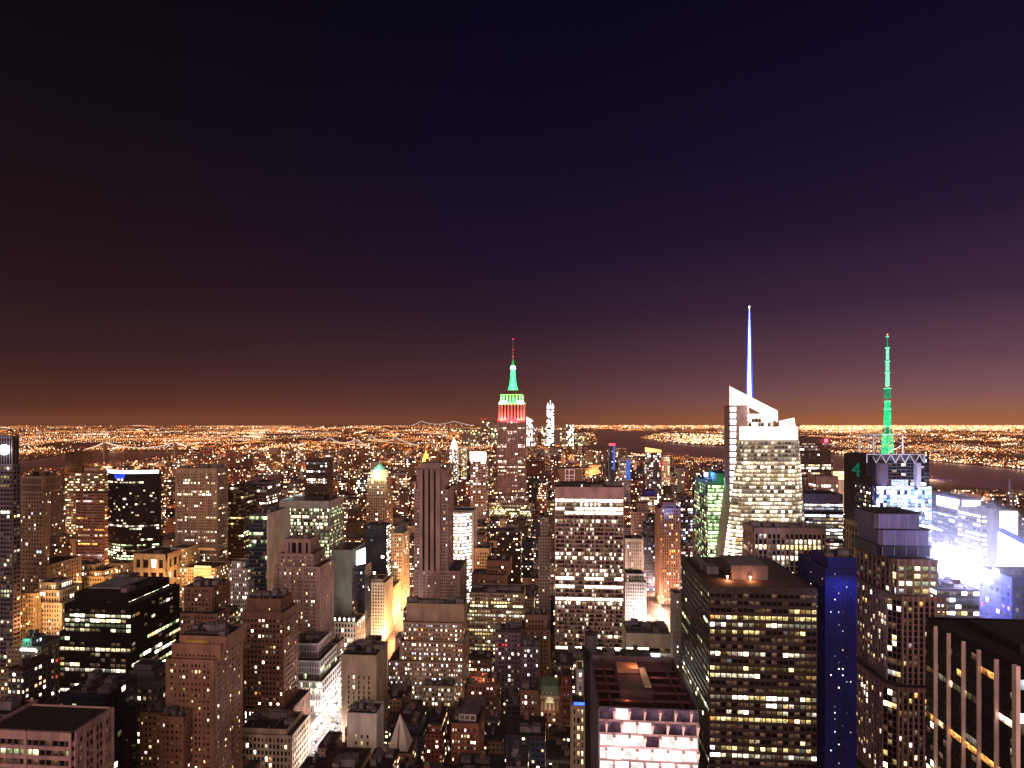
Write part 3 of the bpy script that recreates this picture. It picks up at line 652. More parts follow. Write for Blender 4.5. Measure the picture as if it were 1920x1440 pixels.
Yq = TY(1580, 1249); b = MB(); b.box(XW(1562, Yq), XW(1597, Yq), Yq-.8, Yq-.1, ZW(1580, 899, Yq), ZW(1580, 884, Yq)); o = b.build('billboard', emis('billboard_cream', (1, .78, .45), 1.6, .5, .05)); tag(o, 'glowing cream billboard facing the viewer beside the tower marked 4', 'billboard')
# ---- tower with the green mast and the 4
def four():
    B = Bld('skyscraper', 'blue and white glass tower with truss crown, green lattice mast and big figure 4', 'the tower marked 4', (XW(1690, TY(1690, 577)), TY(1690, 577)+30, 0))
    t = 577; Y0 = TY(1690, t)
    def X(p, dy=0): return XW(p, Y0+dy)
    def Z(p, y, dy=0): return ZW(p, y, Y0+dy)
    B.tier(X(1643), X(1747), Y0, Y0+60, 0, Z(1690, 910), 'navy', nb=16, fh=4.4, pw=.25, sw=.7, rd=.2, mode='all', p=.9, pal='BcBBb', dark='K', cap=1, lv='12233', sd=dict(mode='res', p=.12, pal='wlW', nb=16, pw=.5, sw=2))
    B.tier(X(1637, 4), X(1716, 4), Y0+4, Y0+56, Z(1690, 910)-.9, Z(1690, 854), 'slate', nb=9, fh=3.4, pw=.3, sw=.9, mode='res', p=.2, pal='pWB', cap=5, sd=dict(fr=None) if False else dict(cap=14, p=.05, nb=8))
    B.tier(X(1716.3, 6), X(1742, 6), Y0+6, Y0+50, Z(1690, 910)-.9, Z(1730, 856), 'navy', nb=5, fh=3.6, pw=.3, sw=.9, mode='res', p=.4, pal='cBW', cap=3, sides=False)
    m = MB()                                                       # curved drum bay, white pier, glass belt
    m.cyl(X(1650, 6), Y0+7, Z(1650, 912), Z(1650, 869), 7.5, n=24); m.build('drum', wall('plum'), B.root)
    m = MB(); m.box(X(1719, -2), X(1727, -2), Y0-2, Y0+3, Z(1720, 914, -2), Z(1720, 868, -2)); m.build('pier', wall('white'), B.root)
    m = MB(); m.box(X(1674, -1.5), X(1703, -1.5), Y0-1.5, Y0+1, Z(1690, 914, -1.5), Z(1690, 900, -1.5)); m.build('screen', wm('B'), B.root)
    m = MB()
    for i in range(5): y = 918+i*9.5; m.box(X(1675, -.8), X(1747, -.8), Y0-.9, Y0-.1, Z(1700, y+1.2, -.8), Z(1700, y, -.8))
    for p_ in (1675, 1693, 1711, 1729, 1746): m.box(X(p_, -.8)-.3, X(p_, -.8)+.3, Y0-1.1, Y0-.95, Z(1700, 962, -.8), Z(1700, 912, -.8))
    m.build('glass_belt', emis('belt_blue', (.25, .5, 1), 1.6, .3), B.root)
    # trusses
    m = MB(); wt = 1.0
    za, zb = Z(1690, 868), Z(1690, 852)
    ps = [X(1625), X(1643), X(1661), X(1679), X(1697), X(1715), X(1733)]
    for i in range(6):
        m.bar((ps[i], Y0, za), ((ps[i]+ps[i+1])/2, Y0, zb), .7); m.bar(((ps[i]+ps[i+1])/2, Y0, zb), (ps[i+1], Y0, za), .7)
    m.bar((ps[0], Y0, zb), (ps[6], Y0, zb), .9); m.bar((ps[0], Y0, zb), (ps[0], Y0, za), wt); m.bar((ps[6], Y0, zb), (ps[6], Y0, za), wt*1.4)
    za, zb = Z(1690, 852)+.3, Z(1690, 816)
    for dy in (6, 34):
        x0, x1 = X(1637.5, 6), X(1693, 6)
        for xx in (x0, (x0+x1)/2, x1):
            m.bar((xx, Y0+dy, za), (xx, Y0+dy, zb), 1.1 if xx != (x0+x1)/2 else .6)
        m.bar((x0, Y0+dy, zb), (x1, Y0+dy, zb), .9)
        for s_ in (0, 1):
            a, b_ = (x0, (x0+x1)/2) if s_ == 0 else ((x0+x1)/2, x1)
            zc = (za+zb)/2
            m.bar((a, Y0+dy, za), (b_, Y0+dy, zc), .4); m.bar((b_, Y0+dy, zc), (a, Y0+dy, zb), .4); m.bar((b_, Y0+dy, za), (a, Y0+dy, zc), .4); m.bar((a, Y0+dy, zc), (b_, Y0+dy, zb), .4)
    for xx in (X(1637.5, 6), X(1693, 6)): m.bar((xx, Y0+6, zb), (xx, Y0+34, zb), .8)
    m.build('truss', bsdf_mat('truss_white', (.75, .72, .74)), B.root)
    # mast in sections
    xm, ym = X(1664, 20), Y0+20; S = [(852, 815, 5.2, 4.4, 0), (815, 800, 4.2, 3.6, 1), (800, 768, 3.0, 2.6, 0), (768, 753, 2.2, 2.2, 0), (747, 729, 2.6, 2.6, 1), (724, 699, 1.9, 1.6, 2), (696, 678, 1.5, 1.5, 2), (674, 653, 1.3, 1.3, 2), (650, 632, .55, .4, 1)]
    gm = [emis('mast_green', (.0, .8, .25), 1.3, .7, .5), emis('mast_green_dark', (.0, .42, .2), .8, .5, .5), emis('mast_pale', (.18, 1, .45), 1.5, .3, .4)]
    for a, b_, r0, r1, k in S:
        za, zb = Z(1664, a, 20), Z(1664, b_, 20); m = MB()
        if r0 > 2:
            for sx, sy in ((-1, -1), (1, -1), (1, 1), (-1, 1)): m.bar((xm+r0*sx*.75, ym+r0*sy*.75, za), (xm+r1*sx*.75, ym+r1*sy*.75, zb), .55)
            n = max(2, int((zb-za)/2.2))
            for i in range(n):
                z0, z2 = za+(zb-za)*i/n, za+(zb-za)*(i+1)/n; r = (r0+(r1-r0)*i/n)*.75
                for y_ in (ym-r, ym+r):
                    m.bar((xm-r, y_, z0), (xm+r, y_, z2), .4); m.bar((xm+r, y_, z0), (xm-r, y_, z2), .4); m.bar((xm-r, y_, z2), (xm+r, y_, z2), .4)
            m.cyl(xm, ym, za, zb, r0*.42, r1*.42, 8)
        else: m.cyl(xm, ym, za, zb, r0, r1, 10)
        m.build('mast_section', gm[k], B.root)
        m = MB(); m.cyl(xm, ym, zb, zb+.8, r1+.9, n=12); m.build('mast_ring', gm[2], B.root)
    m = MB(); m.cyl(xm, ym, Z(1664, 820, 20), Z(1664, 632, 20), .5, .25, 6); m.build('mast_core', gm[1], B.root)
    for y in (630, 673, 726, 783):
        m = MB(); z = Z(1664, y, 20)+.9; m.cyl(xm, ym, z, z+1.3, 1.1 if y > 640 else .6, n=8); m.build('warning_lamp', emis('lamp_orange', (1, .25, .1), 3, .1), B.root)
    # figure 4 on the left face
    cu = bpy.data.curves.new('figure', 'FONT'); cu.body = '4'; cu.size = 21; cu.extrude = .4; cu.align_x = 'CENTER'
    o = bpy.data.objects.new('tmp', cu); C.objects.link(o); bpy.context.view_layer.update()
    me = bpy.data.meshes.new_from_object(o.evaluated_get(bpy.context.evaluated_depsgraph_get())); bpy.data.objects.remove(o)
    me.materials.clear(); me.materials.append(emis('figure_green', (.02, .28, .17), .35, .3, .3))
    f = bpy.data.objects.new('figure_sign', me); C.objects.link(f); f.parent = B.root
    xf = X(1625); m = MB(); m.box(xf-.6, xf+6, Y0-.4, Y0+34, Z(1625, 893), Z(1625, 852)); m.build('sign_frame', wall('black'), B.root)
    f.scale = (1.7, 1, 1); f.rotation_euler = (R(90), 0, R(-90)); f.location = Vector((xf-1.1, Y0+18, Z(1610, 893, 18)))-B.root.location
    m = MB(); x_, y_ = X(1625), Y0+34; m.box(X(1625)+6.1, X(1643), Y0+1, Y0+58, 0, Z(1690, 856)); m.build('side_wing', wall('black'), B.root)
    zt = Z(1690, 912)
    B.facade((X(1625)+6, Y0+34, 0), (X(1625)+6, Y0+1, 0), (X(1625)+6, Y0+1, zt), (X(1625)+6, Y0+34, zt), 'navy', nb=12, fh=4.4, pw=.4, sw=2, mode='res', p=.35, pal='lWw')
    B.facade((X(1625)+6, Y0+.95, 0), (X(1643), Y0+.95, 0), (X(1643), Y0+.95, zt), (X(1625)+6, Y0+.95, zt), 'navy', nb=4, fh=4.4, pw=.3, sw=2, mode='res', p=.3, pal='lWwc')
    alight('facade_light', (X(1695), Y0-16, Z(1690, 940)), (X(1695), Y0, Z(1690, 885)), 50, 4, (.35, .45, 1), 34000, B.root)
    plight('mast_light', xm-3, ym-12, Z(1664, 835), (.9, .8, 1), 16000, .5, B.root)
    HEROES.append([B.short, 1600, 1747, 815, 965, t, list(B.box)+[(X(1625), X(1643), Y0-2, Y0+60, 0, zt)]])
    B.finish()
four()
# ---- blazing square on the right
B = H('office_tower', 'blue-white banded tower with glowing roof box, right of the tower marked 4', 'the blue-white banded tower',
  [(1802, 1838, 934, 548, DB(1802, 548, 1748))], 'lilac', 1100, dict(bw=9, fh=4.2, pw=.3, sw=1.7, rd=.5, mode='office', p=.5, pal='BcX', cap=14, dim=.1, dark='K', fr=dict(mode='all', p=.6)), units=0, done=False)
x0, x1, y0, y1, _, z1 = B.box[0]; b = MB(); b.box(x0-.9, x0-.1, y0+2, y0+34, z1-12, z1-2); b.build('screen', wm('X'), B.root); b = MB(); b.box(x0+.6, x1-.6, y0-.9, y0-.5, z1-12, z1-2); b.build('screen', wm('X'), B.root)
B.finish()
B = H('office_tower', 'white-lit tower with thin dark louvre bands, overexposed, at right of the banded tower', 'the white louvred tower',
  [(1840, 1872, 957, 520, 30)], 'white', 1100, dict(bw=5, fh=4.3, pw=.5, sw=2.6, rd=.5, mode='all', p=.8, pal='XXB', cap=4), units=0)
B = H('building', 'overexposed blank white tower near the right edge, behind the giant sloping screen', 'the blank white tower',
  [(1873, 1908, 956, 505, 26)], 'white', 1060, dict(fr=False, sd=False), units=1, done=False)
x0, x1, y0, y1, _, z1 = B.box[0]; b = MB(); b.box(x0+.4, x1-.4, y0-.8, y0-.1, z1-95, z1-1.5); b.build('screen', emis('screen_white', (.9, .92, 1), 2.2, .15, .05), B.root)  # added glowing panel stands in for the overexposed lit wall, not a screen
B.finish()
# giant screen, low building, glaring lamp
B = Bld('billboard_building', 'giant white video screen with blue top rail sloping to the right edge', 'the giant white screen', (430, 440, 0))
Ya, Yb_ = TY(1874, 470), TY(1930, 400); pa = (XW(1874, Ya), Ya); pb = (XW(1945, Yb_), Yb_); za, zb = ZW(1874, 990, Ya), ZW(1945, 1025, Yb_)
b = MB(); b.prism([pa, pb, (pb[0]+12, pb[1]+14), (pa[0]+12, pa[1]+14)], 0, za-2); b.build('wall', wall('navy'), B.root)
n = Vector((pb[1]-pa[1], -(pb[0]-pa[0]), 0)).normalized()
b = MB(); b.hexa([(*pa, za-45), (*pb, za-45), (pb[0]+n.x, pb[1]+n.y, za-45), (pa[0]+n.x, pa[1]+n.y, za-45), (*pa, za-3), (*pb, za-3), (pb[0]+n.x, pb[1]+n.y, za-3), (pa[0]+n.x, pa[1]+n.y, za-3)]); b.build('screen', emis('screen_white', (.9, .92, 1), 2.2, .15, .05), B.root)
b = MB(); b.bar((pa[0]+n.x, pa[1]+n.y, za-1), (pb[0]+n.x, pb[1]+n.y, za-1), 2); b.build('rail', emis('rail_blue', (.08, .12, 1), 1.4, .3), B.root)
HEROES.append([B.short, 1870, 1940, 985, 1068, 400, [(pa[0]-3, pb[0]+20, pb[1], pa[1]+16, 0, za)]])
B.finish()
B = H('building', 'low dark blue flat-roofed building below the giant white screen at the right edge', 'the low dark blue building',
  [(1898, 2050, 1084, 385, 30)], 'blue', 1160, dict(bw=5, fh=5, pw=2, sw=2, mode='res', p=.2, pal='pWr', cap=5), units=2)
B = H('building', 'floor-banded building with yellow and white rows under the glaring lamp', 'the floor-banded building under the glare',
  [(1757, 1836, 1104, 395, 28)], 'lilac', 1165, dict(bw=4, fh=4.6, pw=.2, sw=2, mode='office', p=.7, pal='yWXB', cap=1), units=1)
x, Y = XW(1790, TY(1790, 425)), TY(1790, 425); z = ZW(1790, 1062, Y)
B = empty('floodlight_mast', (x, Y, 0), 'cluster of blinding white floodlights glaring over the roofs at right', 'floodlight')
b = MB(); b.bar((x, Y, 0), (x, Y, z-12), 1.2); b.bar((x-10, Y, z-8), (x+10, Y, z-8), .8); b.build('mast', wall('grey'), B)
for i, (dx, dz, r) in enumerate(((0, 0, 7.2), (-8.5, -1, 5.2), (8.5, -1, 5.2), (-4.5, 7, 4.6), (4.5, 7, 4.6), (-5, -8, 4.6), (5, -8, 4.6))):
    b = MB(); pts = [(x+dx+r*math.cos(a*math.pi/10), z+dz+r*math.sin(a*math.pi/10)) for a in range(20)]
    k = len(b.v); yy = Y-i*.02
    b.v += [(p, yy-1.2, q) for p, q in pts]+[(x+dx+(p-x-dx)*.5, yy+1.2, z+dz+(q-z-dz)*.5) for p, q in pts]
    b.f.append(tuple(range(k, k+20))); b.f.append(tuple(range(k+39, k+19, -1)))
    for j in range(20): b.f.append((k+(j+1) % 20, k+j, k+20+j, k+20+(j+1) % 20))
    b.m += [0]*22; b.w += [b.cw]*22; b.p += [b.cp]*22
    b.build('lamp', emis('flood_white', (.96, .97, 1), 14, 0), B)
b = MB(); S = []  # mist ball added to imitate the lens glare around the lamps
for i in range(9):
    for j in range(16): a_, c_ = math.pi*i/8, math.pi*j/8; S.append((x+58*math.sin(a_)*math.cos(c_), Y+58*math.sin(a_)*math.sin(c_), z+58*math.cos(a_)))
b.v = S; b.f = [(i*16+j, i*16+16+j, i*16+16+(j+1) % 16, i*16+(j+1) % 16) for i in range(8) for j in range(16)]; b.m = [0]*128; b.w = [b.cw]*128; b.p = [b.cp]*128
vm = bpy.data.materials.new('steam'); vm.use_nodes = True; t_ = vm.node_tree; t_.nodes.clear(); v_ = nd(t_, 'ShaderNodeVolumePrincipled'); v_.inputs['Color'].default_value = (.9, .92, 1, 1); v_.inputs['Density'].default_value = .005
o_ = nd(t_, 'ShaderNodeOutputMaterial'); t_.links.new(v_.outputs[0], o_.inputs['Volume']); o_ = b.build('steam', vm); tag(o_, 'glowing steam around the blinding floodlights at right', 'steam', kind='stuff')
plight('flood_light', x, Y-14, z, (.46, .48, 1), 330000, 4, B); plight('flood_light', x-2, Y+14, z, (.5, .54, 1), 180000, 4, B)
B = H('antenna_building', 'small roof carrying a thin blue lattice antenna near the right edge, beyond the white buildings', 'the antenna building', [(1878, 1905, 955, 900, 20)], 'slate', 957, dict(p=.2), units=0, done=False)
x0, x1, y0, y1, _, z1 = B.box[0]; b = MB(); cx = XW(1893, y0+8)
for sx, sy in ((-1, -1), (1, -1), (1, 1), (-1, 1)): b.bar((cx+2.6*sx, y0+8+2.6*sy, z1-.9), (cx+.2*sx, y0+8+.2*sy, z1+48), .5)
for i in range(12):
    f = i/12; r = 2.6*(1-f)+.2; zz = z1+48*f; b.bar((cx-r, y0+8-r, zz), (cx+r, y0+8-r, zz+4), .35); b.bar((cx+r, y0+8-r, zz), (cx-r, y0+8-r, zz+4), .35)
b.build('antenna', bsdf_mat('antenna', (.3, .3, .6)), B.root); B.finish()

# blue searchlight on the green glass tower's roof, aimed at its neighbour
ya = TY(1308, 722); yb = TY(1264, 775); A = Vector((XW(1308, ya), ya, ZW(1308, 894, ya))); E = Vector((XW(1264, yb), yb, ZW(1264, 950, yb)))
dv = (E-A).normalized()
l = bpy.data.lights.new('searchlight', 'SPOT'); l.energy = 900000; l.color = (.05, .30, 1); l.spot_size = R(9); l.spot_blend = .6; l.shadow_soft_size = .5
o = bpy.data.objects.new('searchlight', l); C.objects.link(o); o.location = A; o.rotation_euler = dv.to_track_quat('-Z', 'Y').to_euler()
# ---- left side, middle distance
B = H('skyscraper', 'very tall dark tower with mullioned rows and round white lamp, cut by the left edge', 'the tall left-edge tower',
  [(-60, 24, 870, 500, 7), (-58, 23.5, 817, 500.6, 6, dict(fh=25, sw=.6, bw=2.6, p=0, cap=2, dim=0))], 'plum', 1205, dict(bw=2.9, fh=3.9, pw=.7, sw=1.7, rd=.35, mode='office', p=.12, pal='wlWy', cap=2), units=0, done=False)
Yq = TY(10, 500); q = (XW(10, Yq), Yq-1.5, ZW(10, 843, Yq)); b = MB()
b.v = [(q[0]+4.6*math.cos(a*math.pi/10), q[1], q[2]+4.6*math.sin(a*math.pi/10)) for a in range(20)]+[(q[0]+4.6*math.cos(a*math.pi/10), q[1]+1.4, q[2]+4.6*math.sin(a*math.pi/10)) for a in range(20)]
b.f = [tuple(range(20)), tuple(range(39, 19, -1))]+[((j+1) % 20, j, 20+j, 20+(j+1) % 20) for j in range(20)]; b.m = [0]*22; b.w = [b.cw]*22; b.p = [b.cp]*22
b.build('round_lamp', emis('lamp_white', (1, 1, .95), 8, 0), B.root); plight('round_light', q[0]+3, q[1]-4, q[2], (1, 1, .9), 9000, 1, B.root)
B.finish()
H('office_tower', 'tan stone tower with crenellated crown and one bright window column, beside the tall left-edge tower', 'the crenellated tan tower',
  [(37, 88, 1060, 556, 40), (37.5, 84, 921, 560, DB(84, 560, 93)), (39, 82, 893, 563, 20, dict(fh=8, bw=1.9, pw=.9, p=0, cap=1.5, dim=0))], 'tan', 1100, dict(bw=3, fh=3.9, pw=1.4, sw=1.7, rd=.4, mode='res', p=.1, pal='WcWw'), units=1)
H('office_building', 'tan building glowing orange from the street, at the foot of the crenellated tower', 'the orange-lit foot building',
  [(33, 68, 1112, 520, DB(68, 520, 76))], 'sand', 1195, dict(bw=2.7, fh=3.9, pw=1.2, sw=1.8, mode='res', p=.15, pal='wo'), units=1)
H('office_building', 'bright orange-lit cream building with stepped top, left of the black office block', 'the bright orange stepped building',
  [(68, 116, 1130, 525, 30), (70, 112, 1106, 528, 24), (73, 106, 1092, 531, 18, dict(mode='all', p=.9, fh=8))], 'cream', 1190, dict(bw=2.7, fh=4.2, pw=1.2, sw=1.9, mode='res', p=.22, pal='wWy'), units=1)
H('office_building', 'long orange-lit building with terraced roofs and lit ribbon, above the black office block', 'the terraced orange-lit building',
  [(117, 196, 1080, 610, DB(196, 610, 208)), (120, 192, 1070, 613, 20, dict(mode='all', p=.9, pal='W')), (140, 178, 1058, 616, 12)], 'sand', 1110, dict(bw=2.9, fh=4.6, pw=1.2, sw=1.8, mode='res', p=.2, pal='wWd'), units=2)
H('office_building', 'tan building with arched rows and dark roof, right of the terraced orange-lit building', 'the arched tan building',
  [(204, 236, 1056, 650, DB(236, 650, 252))], 'sand', 1105, dict(bw=3.2, fh=5.2, pw=1.3, sw=1.7, rd=.7, mode='res', p=.15, pal='wW'), units=1)
H('office_building', 'orange concrete building with big framed window bays in two rows', 'the big-bay orange building',
  [(252, 312, 1038, 640, 36)], 'sand', 1115, dict(nb=4, fh=15, pw=3, sw=5, rd=1.6, mode='all', p=.2, pal='W', cap=4, dim=0), units=1)
B = H('office_building', 'orange-flooded building with brilliant yellow lit recess, below the tall tan gridded tower', 'the yellow-flooded building',
  [(312, 404, 1064, 655, 30), (320, 352, 1027, 662, 22), (372, 403, 1028, 662.5, 22)], 'sand', 1115, dict(bw=2.4, fh=3.7, pw=1.0, sw=1.6, mode='res', p=.3, pal='wWo'), units=0, done=False)
Yq = TY(380, 655); b = MB(); b.box(XW(366, Yq), XW(396, Yq), Yq-1.2, Yq-.5, ZW(380, 1086, Yq), ZW(380, 1061, Yq)); b.build('flood_glow', emis('glow_yellow', (1, .62, .16), 3.2, .4, .12), B.root)  # glowing box put in for the floodlight pool on the wall; no recess
plight('flood_light', XW(382, Yq), Yq-16, ZW(380, 1074, Yq), (1, .46, .12), 34000, 2, B.root)
B.finish()
H('office_tower', 'tall tan gridded tower with one column of lit windows at its left corner', 'the tall tan gridded tower',
  [(329, 407, 878, 700, DB(407, 700, 427))], 'tan', 1065, dict(bw=2.5, fh=3.6, pw=1.1, sw=1.7, rd=.35, mode='office', p=.16, pal='WwWw', cap=6, big=4), units=3)
H('office_block', 'dark stepped brick building with small lit windows, right of the black office block', 'the dark stepped building',
  [(338, 408, 1150, 470, DB(408, 470, 430)), (345, 398, 1100, 478, 26)], 'brown', 1195, dict(bw=3, fh=4, pw=1.5, sw=2, mode='res', p=.12, pal='pwW'), units=2)
B = H('office_tower', 'dark curved glass tower with white-lit rim and blue sign, left of tan gridded tower', 'the dark glass tower with white rim',
  [(203, 298, 884, 800, 5)], 'black', 1055, dict(fr=False, sd=False), units=0, done=False)
x0, x1, y0, y1, _, z1 = B.box[0]; n = 6; rows = rowpat(random.Random(11), 'office', .2, 'WlWw', 30, 52, 'k', .05)
for j in range(52):
    if 8 < j < 20: rows[51-j] = ['k' if random.Random(j*7+i).random() < .9 else 'w' for i in range(30)]
pts = [(x0+(x1-x0)*i/n, y0-11*math.sin(math.pi*i/n)) for i in range(n+1)]
m = B.mb('black'); m.prism(pts, 0, z1-.2)
for i in range(n):
    a, b_ = pts[i], pts[i+1]; B.facade((*a, 0), (*b_, 0), (*b_, z1), (*a, z1), 'black', nb=5, nf=46, pw=.1, sw=1.7, rd=.12, cap=9, pat=[r[i*5:i*5+5] for r in rows])
    mm = MB(); mm.bar((a[0], a[1]-.3, z1+.2), (b_[0], b_[1]-.3, z1+.2), .8, 4.5); mm.build('lit_rim', emis('rim_white', (1, .9, .85), 5, .3, .05), B.root)
mm = MB(); mm.box(XW(226, y0), XW(247, y0), y0-10.5, y0-9.6, z1-9, z1-3); mm.build('roof_sign', emis('sign_blue', (.02, .06, 1), 1.6, .5, .2), B.root)
B.finish()
H('office_tower', 'dark tower with a few warm bars, between the gridded tower and the grey striped tower', 'the dark bar-lit tower',
  [(428, 457, 911, 760, 40)], 'darkbrown', 1050, dict(bw=3.4, fh=4, pw=.4, sw=1.8, mode='office', p=.1, pal='yWw'), units=1)
H('office_tower', 'dark tower with white window bands partly hidden, left of the grey striped tower', 'the half-hidden banded tower',
  [(457, 500, 904, 790, 40)], 'plum', 1000, dict(bw=3.4, fh=4.4, pw=.4, sw=2, mode='office', p=.18, pal='W'), units=1)
B = H('office_tower', 'blank-sided tower with dim green glass front, left of the grey striped tower', 'the blank-sided glass tower',
  [(467, 502, 964, 600, DB(502, 600, 543))], 'greenish', 1110, dict(bw=2.6, fh=4.2, pw=.15, sw=1.2, rd=.1, mode='office', p=.12, pal='glyl', dark='K', wk='glasswall', sd=False, cap=2), units=2, done=False)
x0, x1, y0, y1, _, z1 = B.box[0]; m = B.mb('white'); m.box(x1-.8, x1+.6, y0-.3, y1, 0, z1+.5); B.finish()
B = H('office_tower', 'broad grey tower with pale horizontal stripes and lit roof edge, left of the green-domed tower', 'the grey striped tower',
  [(524, 617, 939, 680, DB(617, 680, 643))], 'grey', 1180, dict(bw=2.1, fh=4.2, pw=.2, sw=1.5, rd=.5, mode='all', p=.62, pal='llwg', dark='k', cap=9, dim=.3, big=5, fr={}, sd=dict(p=.7)), units=2, done=False, roof='roofgrey')
x0, x1, y0, y1, _, z1 = B.box[0]; alight('roof_light', (x0+14, y0+22, z1+9), (x0+8, y0+14, z1), 14, 4, (.6, 1, .9), 6000, B.root)
b = MB(); b.box(x0+26, x1-12, y0+12, y1-14, z1-.9, z1+4); b.build('penthouse', roofm('roof'), B.root); B.finish(roof='roofgrey')
H('apartment_tower', 'reddish art deco tower with scalloped crown, in front of the grey striped tower', 'the scalloped-crown tower',
  [(515, 600, 1062, 556, 34), (522, 588, 1038, 560, 28, dict(cap=2)), (533, 582, 1010, 563, 20, dict(p=0, bw=6, fh=9, pw=2.2, cap=3))], 'rose', 1185, dict(bw=2.5, fh=3.9, pw=1.1, sw=1.8, rd=.4, mode='res', p=.16, pal='yWw', big=3, bigw=2), units=1)
H('office_tower', 'tower with blank pale panel and dark sides, below the grey striped tower', 'the blank pale-panel tower',
  [(621, 660, 1031, 620, DB(660, 620, 684))], 'greenish', 1130, dict(fr=False, sd=dict(wk='navy'), bw=4, fh=4, p=.02), units=1)
B = H('screen_building', 'low dark building with tall white glowing screen facing the avenue', 'the white screen building',
  [(662, 684, 1062, 640, 22)], 'navy', 1070, dict(p=.1, bw=3, fh=4), units=0, done=False)
B.finish()
Yq = TY(676, 630); b = MB(); b.hexa([(XW(668, Yq), Yq, ZW(672, 1060, Yq)), (XW(681, Yq), Yq+8, ZW(672, 1060, Yq)), (XW(681, Yq)-.6, Yq+9, ZW(672, 1060, Yq)), (XW(668, Yq)-.6, Yq+1, ZW(672, 1060, Yq)), (XW(668, Yq), Yq, ZW(672, 1034, Yq)), (XW(681, Yq), Yq+8, ZW(672, 1030, Yq)), (XW(681, Yq)-.6, Yq+9, ZW(672, 1030, Yq)), (XW(668, Yq)-.6, Yq+1, ZW(672, 1034, Yq))]); tag(b.build('lit_screen', wm('X')), 'bright white rooftop screen between the blank pale-panel tower and the navy box tower', 'screen')
H('office_tower', 'navy box tower with nearly blank front and white-lit right flank', 'the navy box tower',
  [(684, 725, 984, 750, DB(725, 750, 733))], 'navy', 1075, dict(bw=3.6, fh=4.4, pw=.1, sw=.5, rd=.1, mode='res', p=.03, pal='cW', dark='K', dim=0, fr={}, sd=dict(mode='all', p=.9, pal='Ww', sw=2)), units=1)
B = H('office_tower', 'stone tower with mint-green pyramid roof and floodlit cream loggia', 'the green-domed tower',
  [(687, 726, 931, 985, 34, dict(bw=4)), (689, 725, 897, 988, 30, dict(p=.1, cap=4))], 'tan', 985, dict(bw=3.4, fh=4.6, pw=1.6, sw=2, mode='res', p=.12, pal='Ww'), units=0, done=False)
x0, x1, y0, y1, _, z1 = B.box[-1]; cx, cyy = (x0+x1)/2, (y0+y1)/2; z2 = ZW(706, 882, y0); z3 = ZW(706, 868, cyy)
def ngon(r, n=8, a0=math.pi/8): return [(cx+r*math.cos(a0+2*math.pi*i/n), cyy+r*math.sin(a0+2*math.pi*i/n)) for i in range(n)]
b = MB(); b.prism(ngon(13.5), z1-.9, z2-1); b.prism(ngon(15), z2-1, z2)
for i in range(8):
    p = ngon(14.6)[i]; b.cyl(p[0], p[1], z1-.9, z2-1.01, .8, n=8)
b.build('loggia', bsdf_mat('loggia_stone', (.6, .56, .4)), B.root)
b = MB(); b.prism(ngon(13.2), z2, z3, 0, [(cx+(p[0]-cx)*.07, cyy+(p[1]-cyy)*.07) for p in ngon(13.2)]); b.cyl(cx, cyy, z3, z3+3, .5, .1, 8); b.build('pyramid_roof', bsdf_mat('copper_green', (.25, .55, .42)), B.root)
for dx in (-17, 0, 17): plight('roof_light', cx+dx, y0-6, z1+4, (.9, 1, .6), 14000, .5, B.root)
plight('roof_light', cx, y0-12, z2+10, (.7, 1, .8), 30000, .5, B.root)
B.finish(maxw=60)
B = H('office_building', 'stone building with dark pyramid roof and gold-lit right flank, beside the striped tan tower', 'the pyramid-roofed building',
  [(735, 756, 1000, 770, DB(756, 770, 767))], 'sand', 1100, dict(bw=3, fh=4.2, pw=1.3, sw=1.8, mode='res', p=.2, pal='Ww', fr={}, sd=dict(p=.5)), units=0, done=False)
x0, x1, y0, y1, _, z1 = B.box[0]; b = MB(); b.prism([(x0+1, y0+1), (x1-1, y0+1), (x1-1, y1-1), (x0+1, y1-1)], z1-.85, z1+13, 0, [((x0+x1)/2-1, (y0+y1)/2-1), ((x0+x1)/2+1, (y0+y1)/2-1), ((x0+x1)/2+1, (y0+y1)/2+1), ((x0+x1)/2-1, (y0+y1)/2+1)]); b.build('pyramid_roof', bsdf_mat('slate_roof', (.10, .13, .13)), B.root); B.finish()
# the floodlit towers along the avenue
B = H('office_tower', 'cream tower flooded with yellow-white light where it meets the bright avenue', 'the yellow-flooded avenue tower',
  [(688, 722, 1092, 660, 30), (694, 718, 1086, 664, 22)], 'cream', 1195, dict(bw=3.0, fh=3.9, pw=1.4, sw=1.8, rd=.4, mode='res', p=.2, pal='dk', dim=.3, cap=2), units=1)
B = H('office_building', 'orange-lit stone building behind the yellow-flooded tower, along the avenue', 'the orange avenue building',
  [(705, 735, 1104, 720, 40)], 'sand', 1150, dict(bw=3, fh=4, pw=1.3, sw=1.8, mode='res', p=.25, pal='wo'), units=1)
B = H('office_building', 'taller orange-lit building farther along the avenue, touching the striped tan tower', 'the far orange avenue building',
  [(722, 748, 1074, 800, 45)], 'sand', 1110, dict(bw=3, fh=4, pw=1.3, sw=1.8, mode='res', p=.25, pal='wo'), units=1)
B = H('office_building', 'low dark-roofed building with five white roof lamps in a row', 'the five-lamp roof building',
  [(612, 668, 1166, 600, DB(668, 600, 684))], 'sand', 1200, dict(bw=3.2, fh=5, pw=1.3, sw=1.8, mode='all', p=.25, pal='wWX', cap=1), units=2, done=False)
x0, x1, y0, y1, _, z1 = B.box[0]
for i in range(5): b = MB(); b.cyl(x0+7+5.2*i, y0+6, z1-.9, z1+2, .9, n=8); b.build('roof_lamp', wm('X'), B.root)
B.finish()
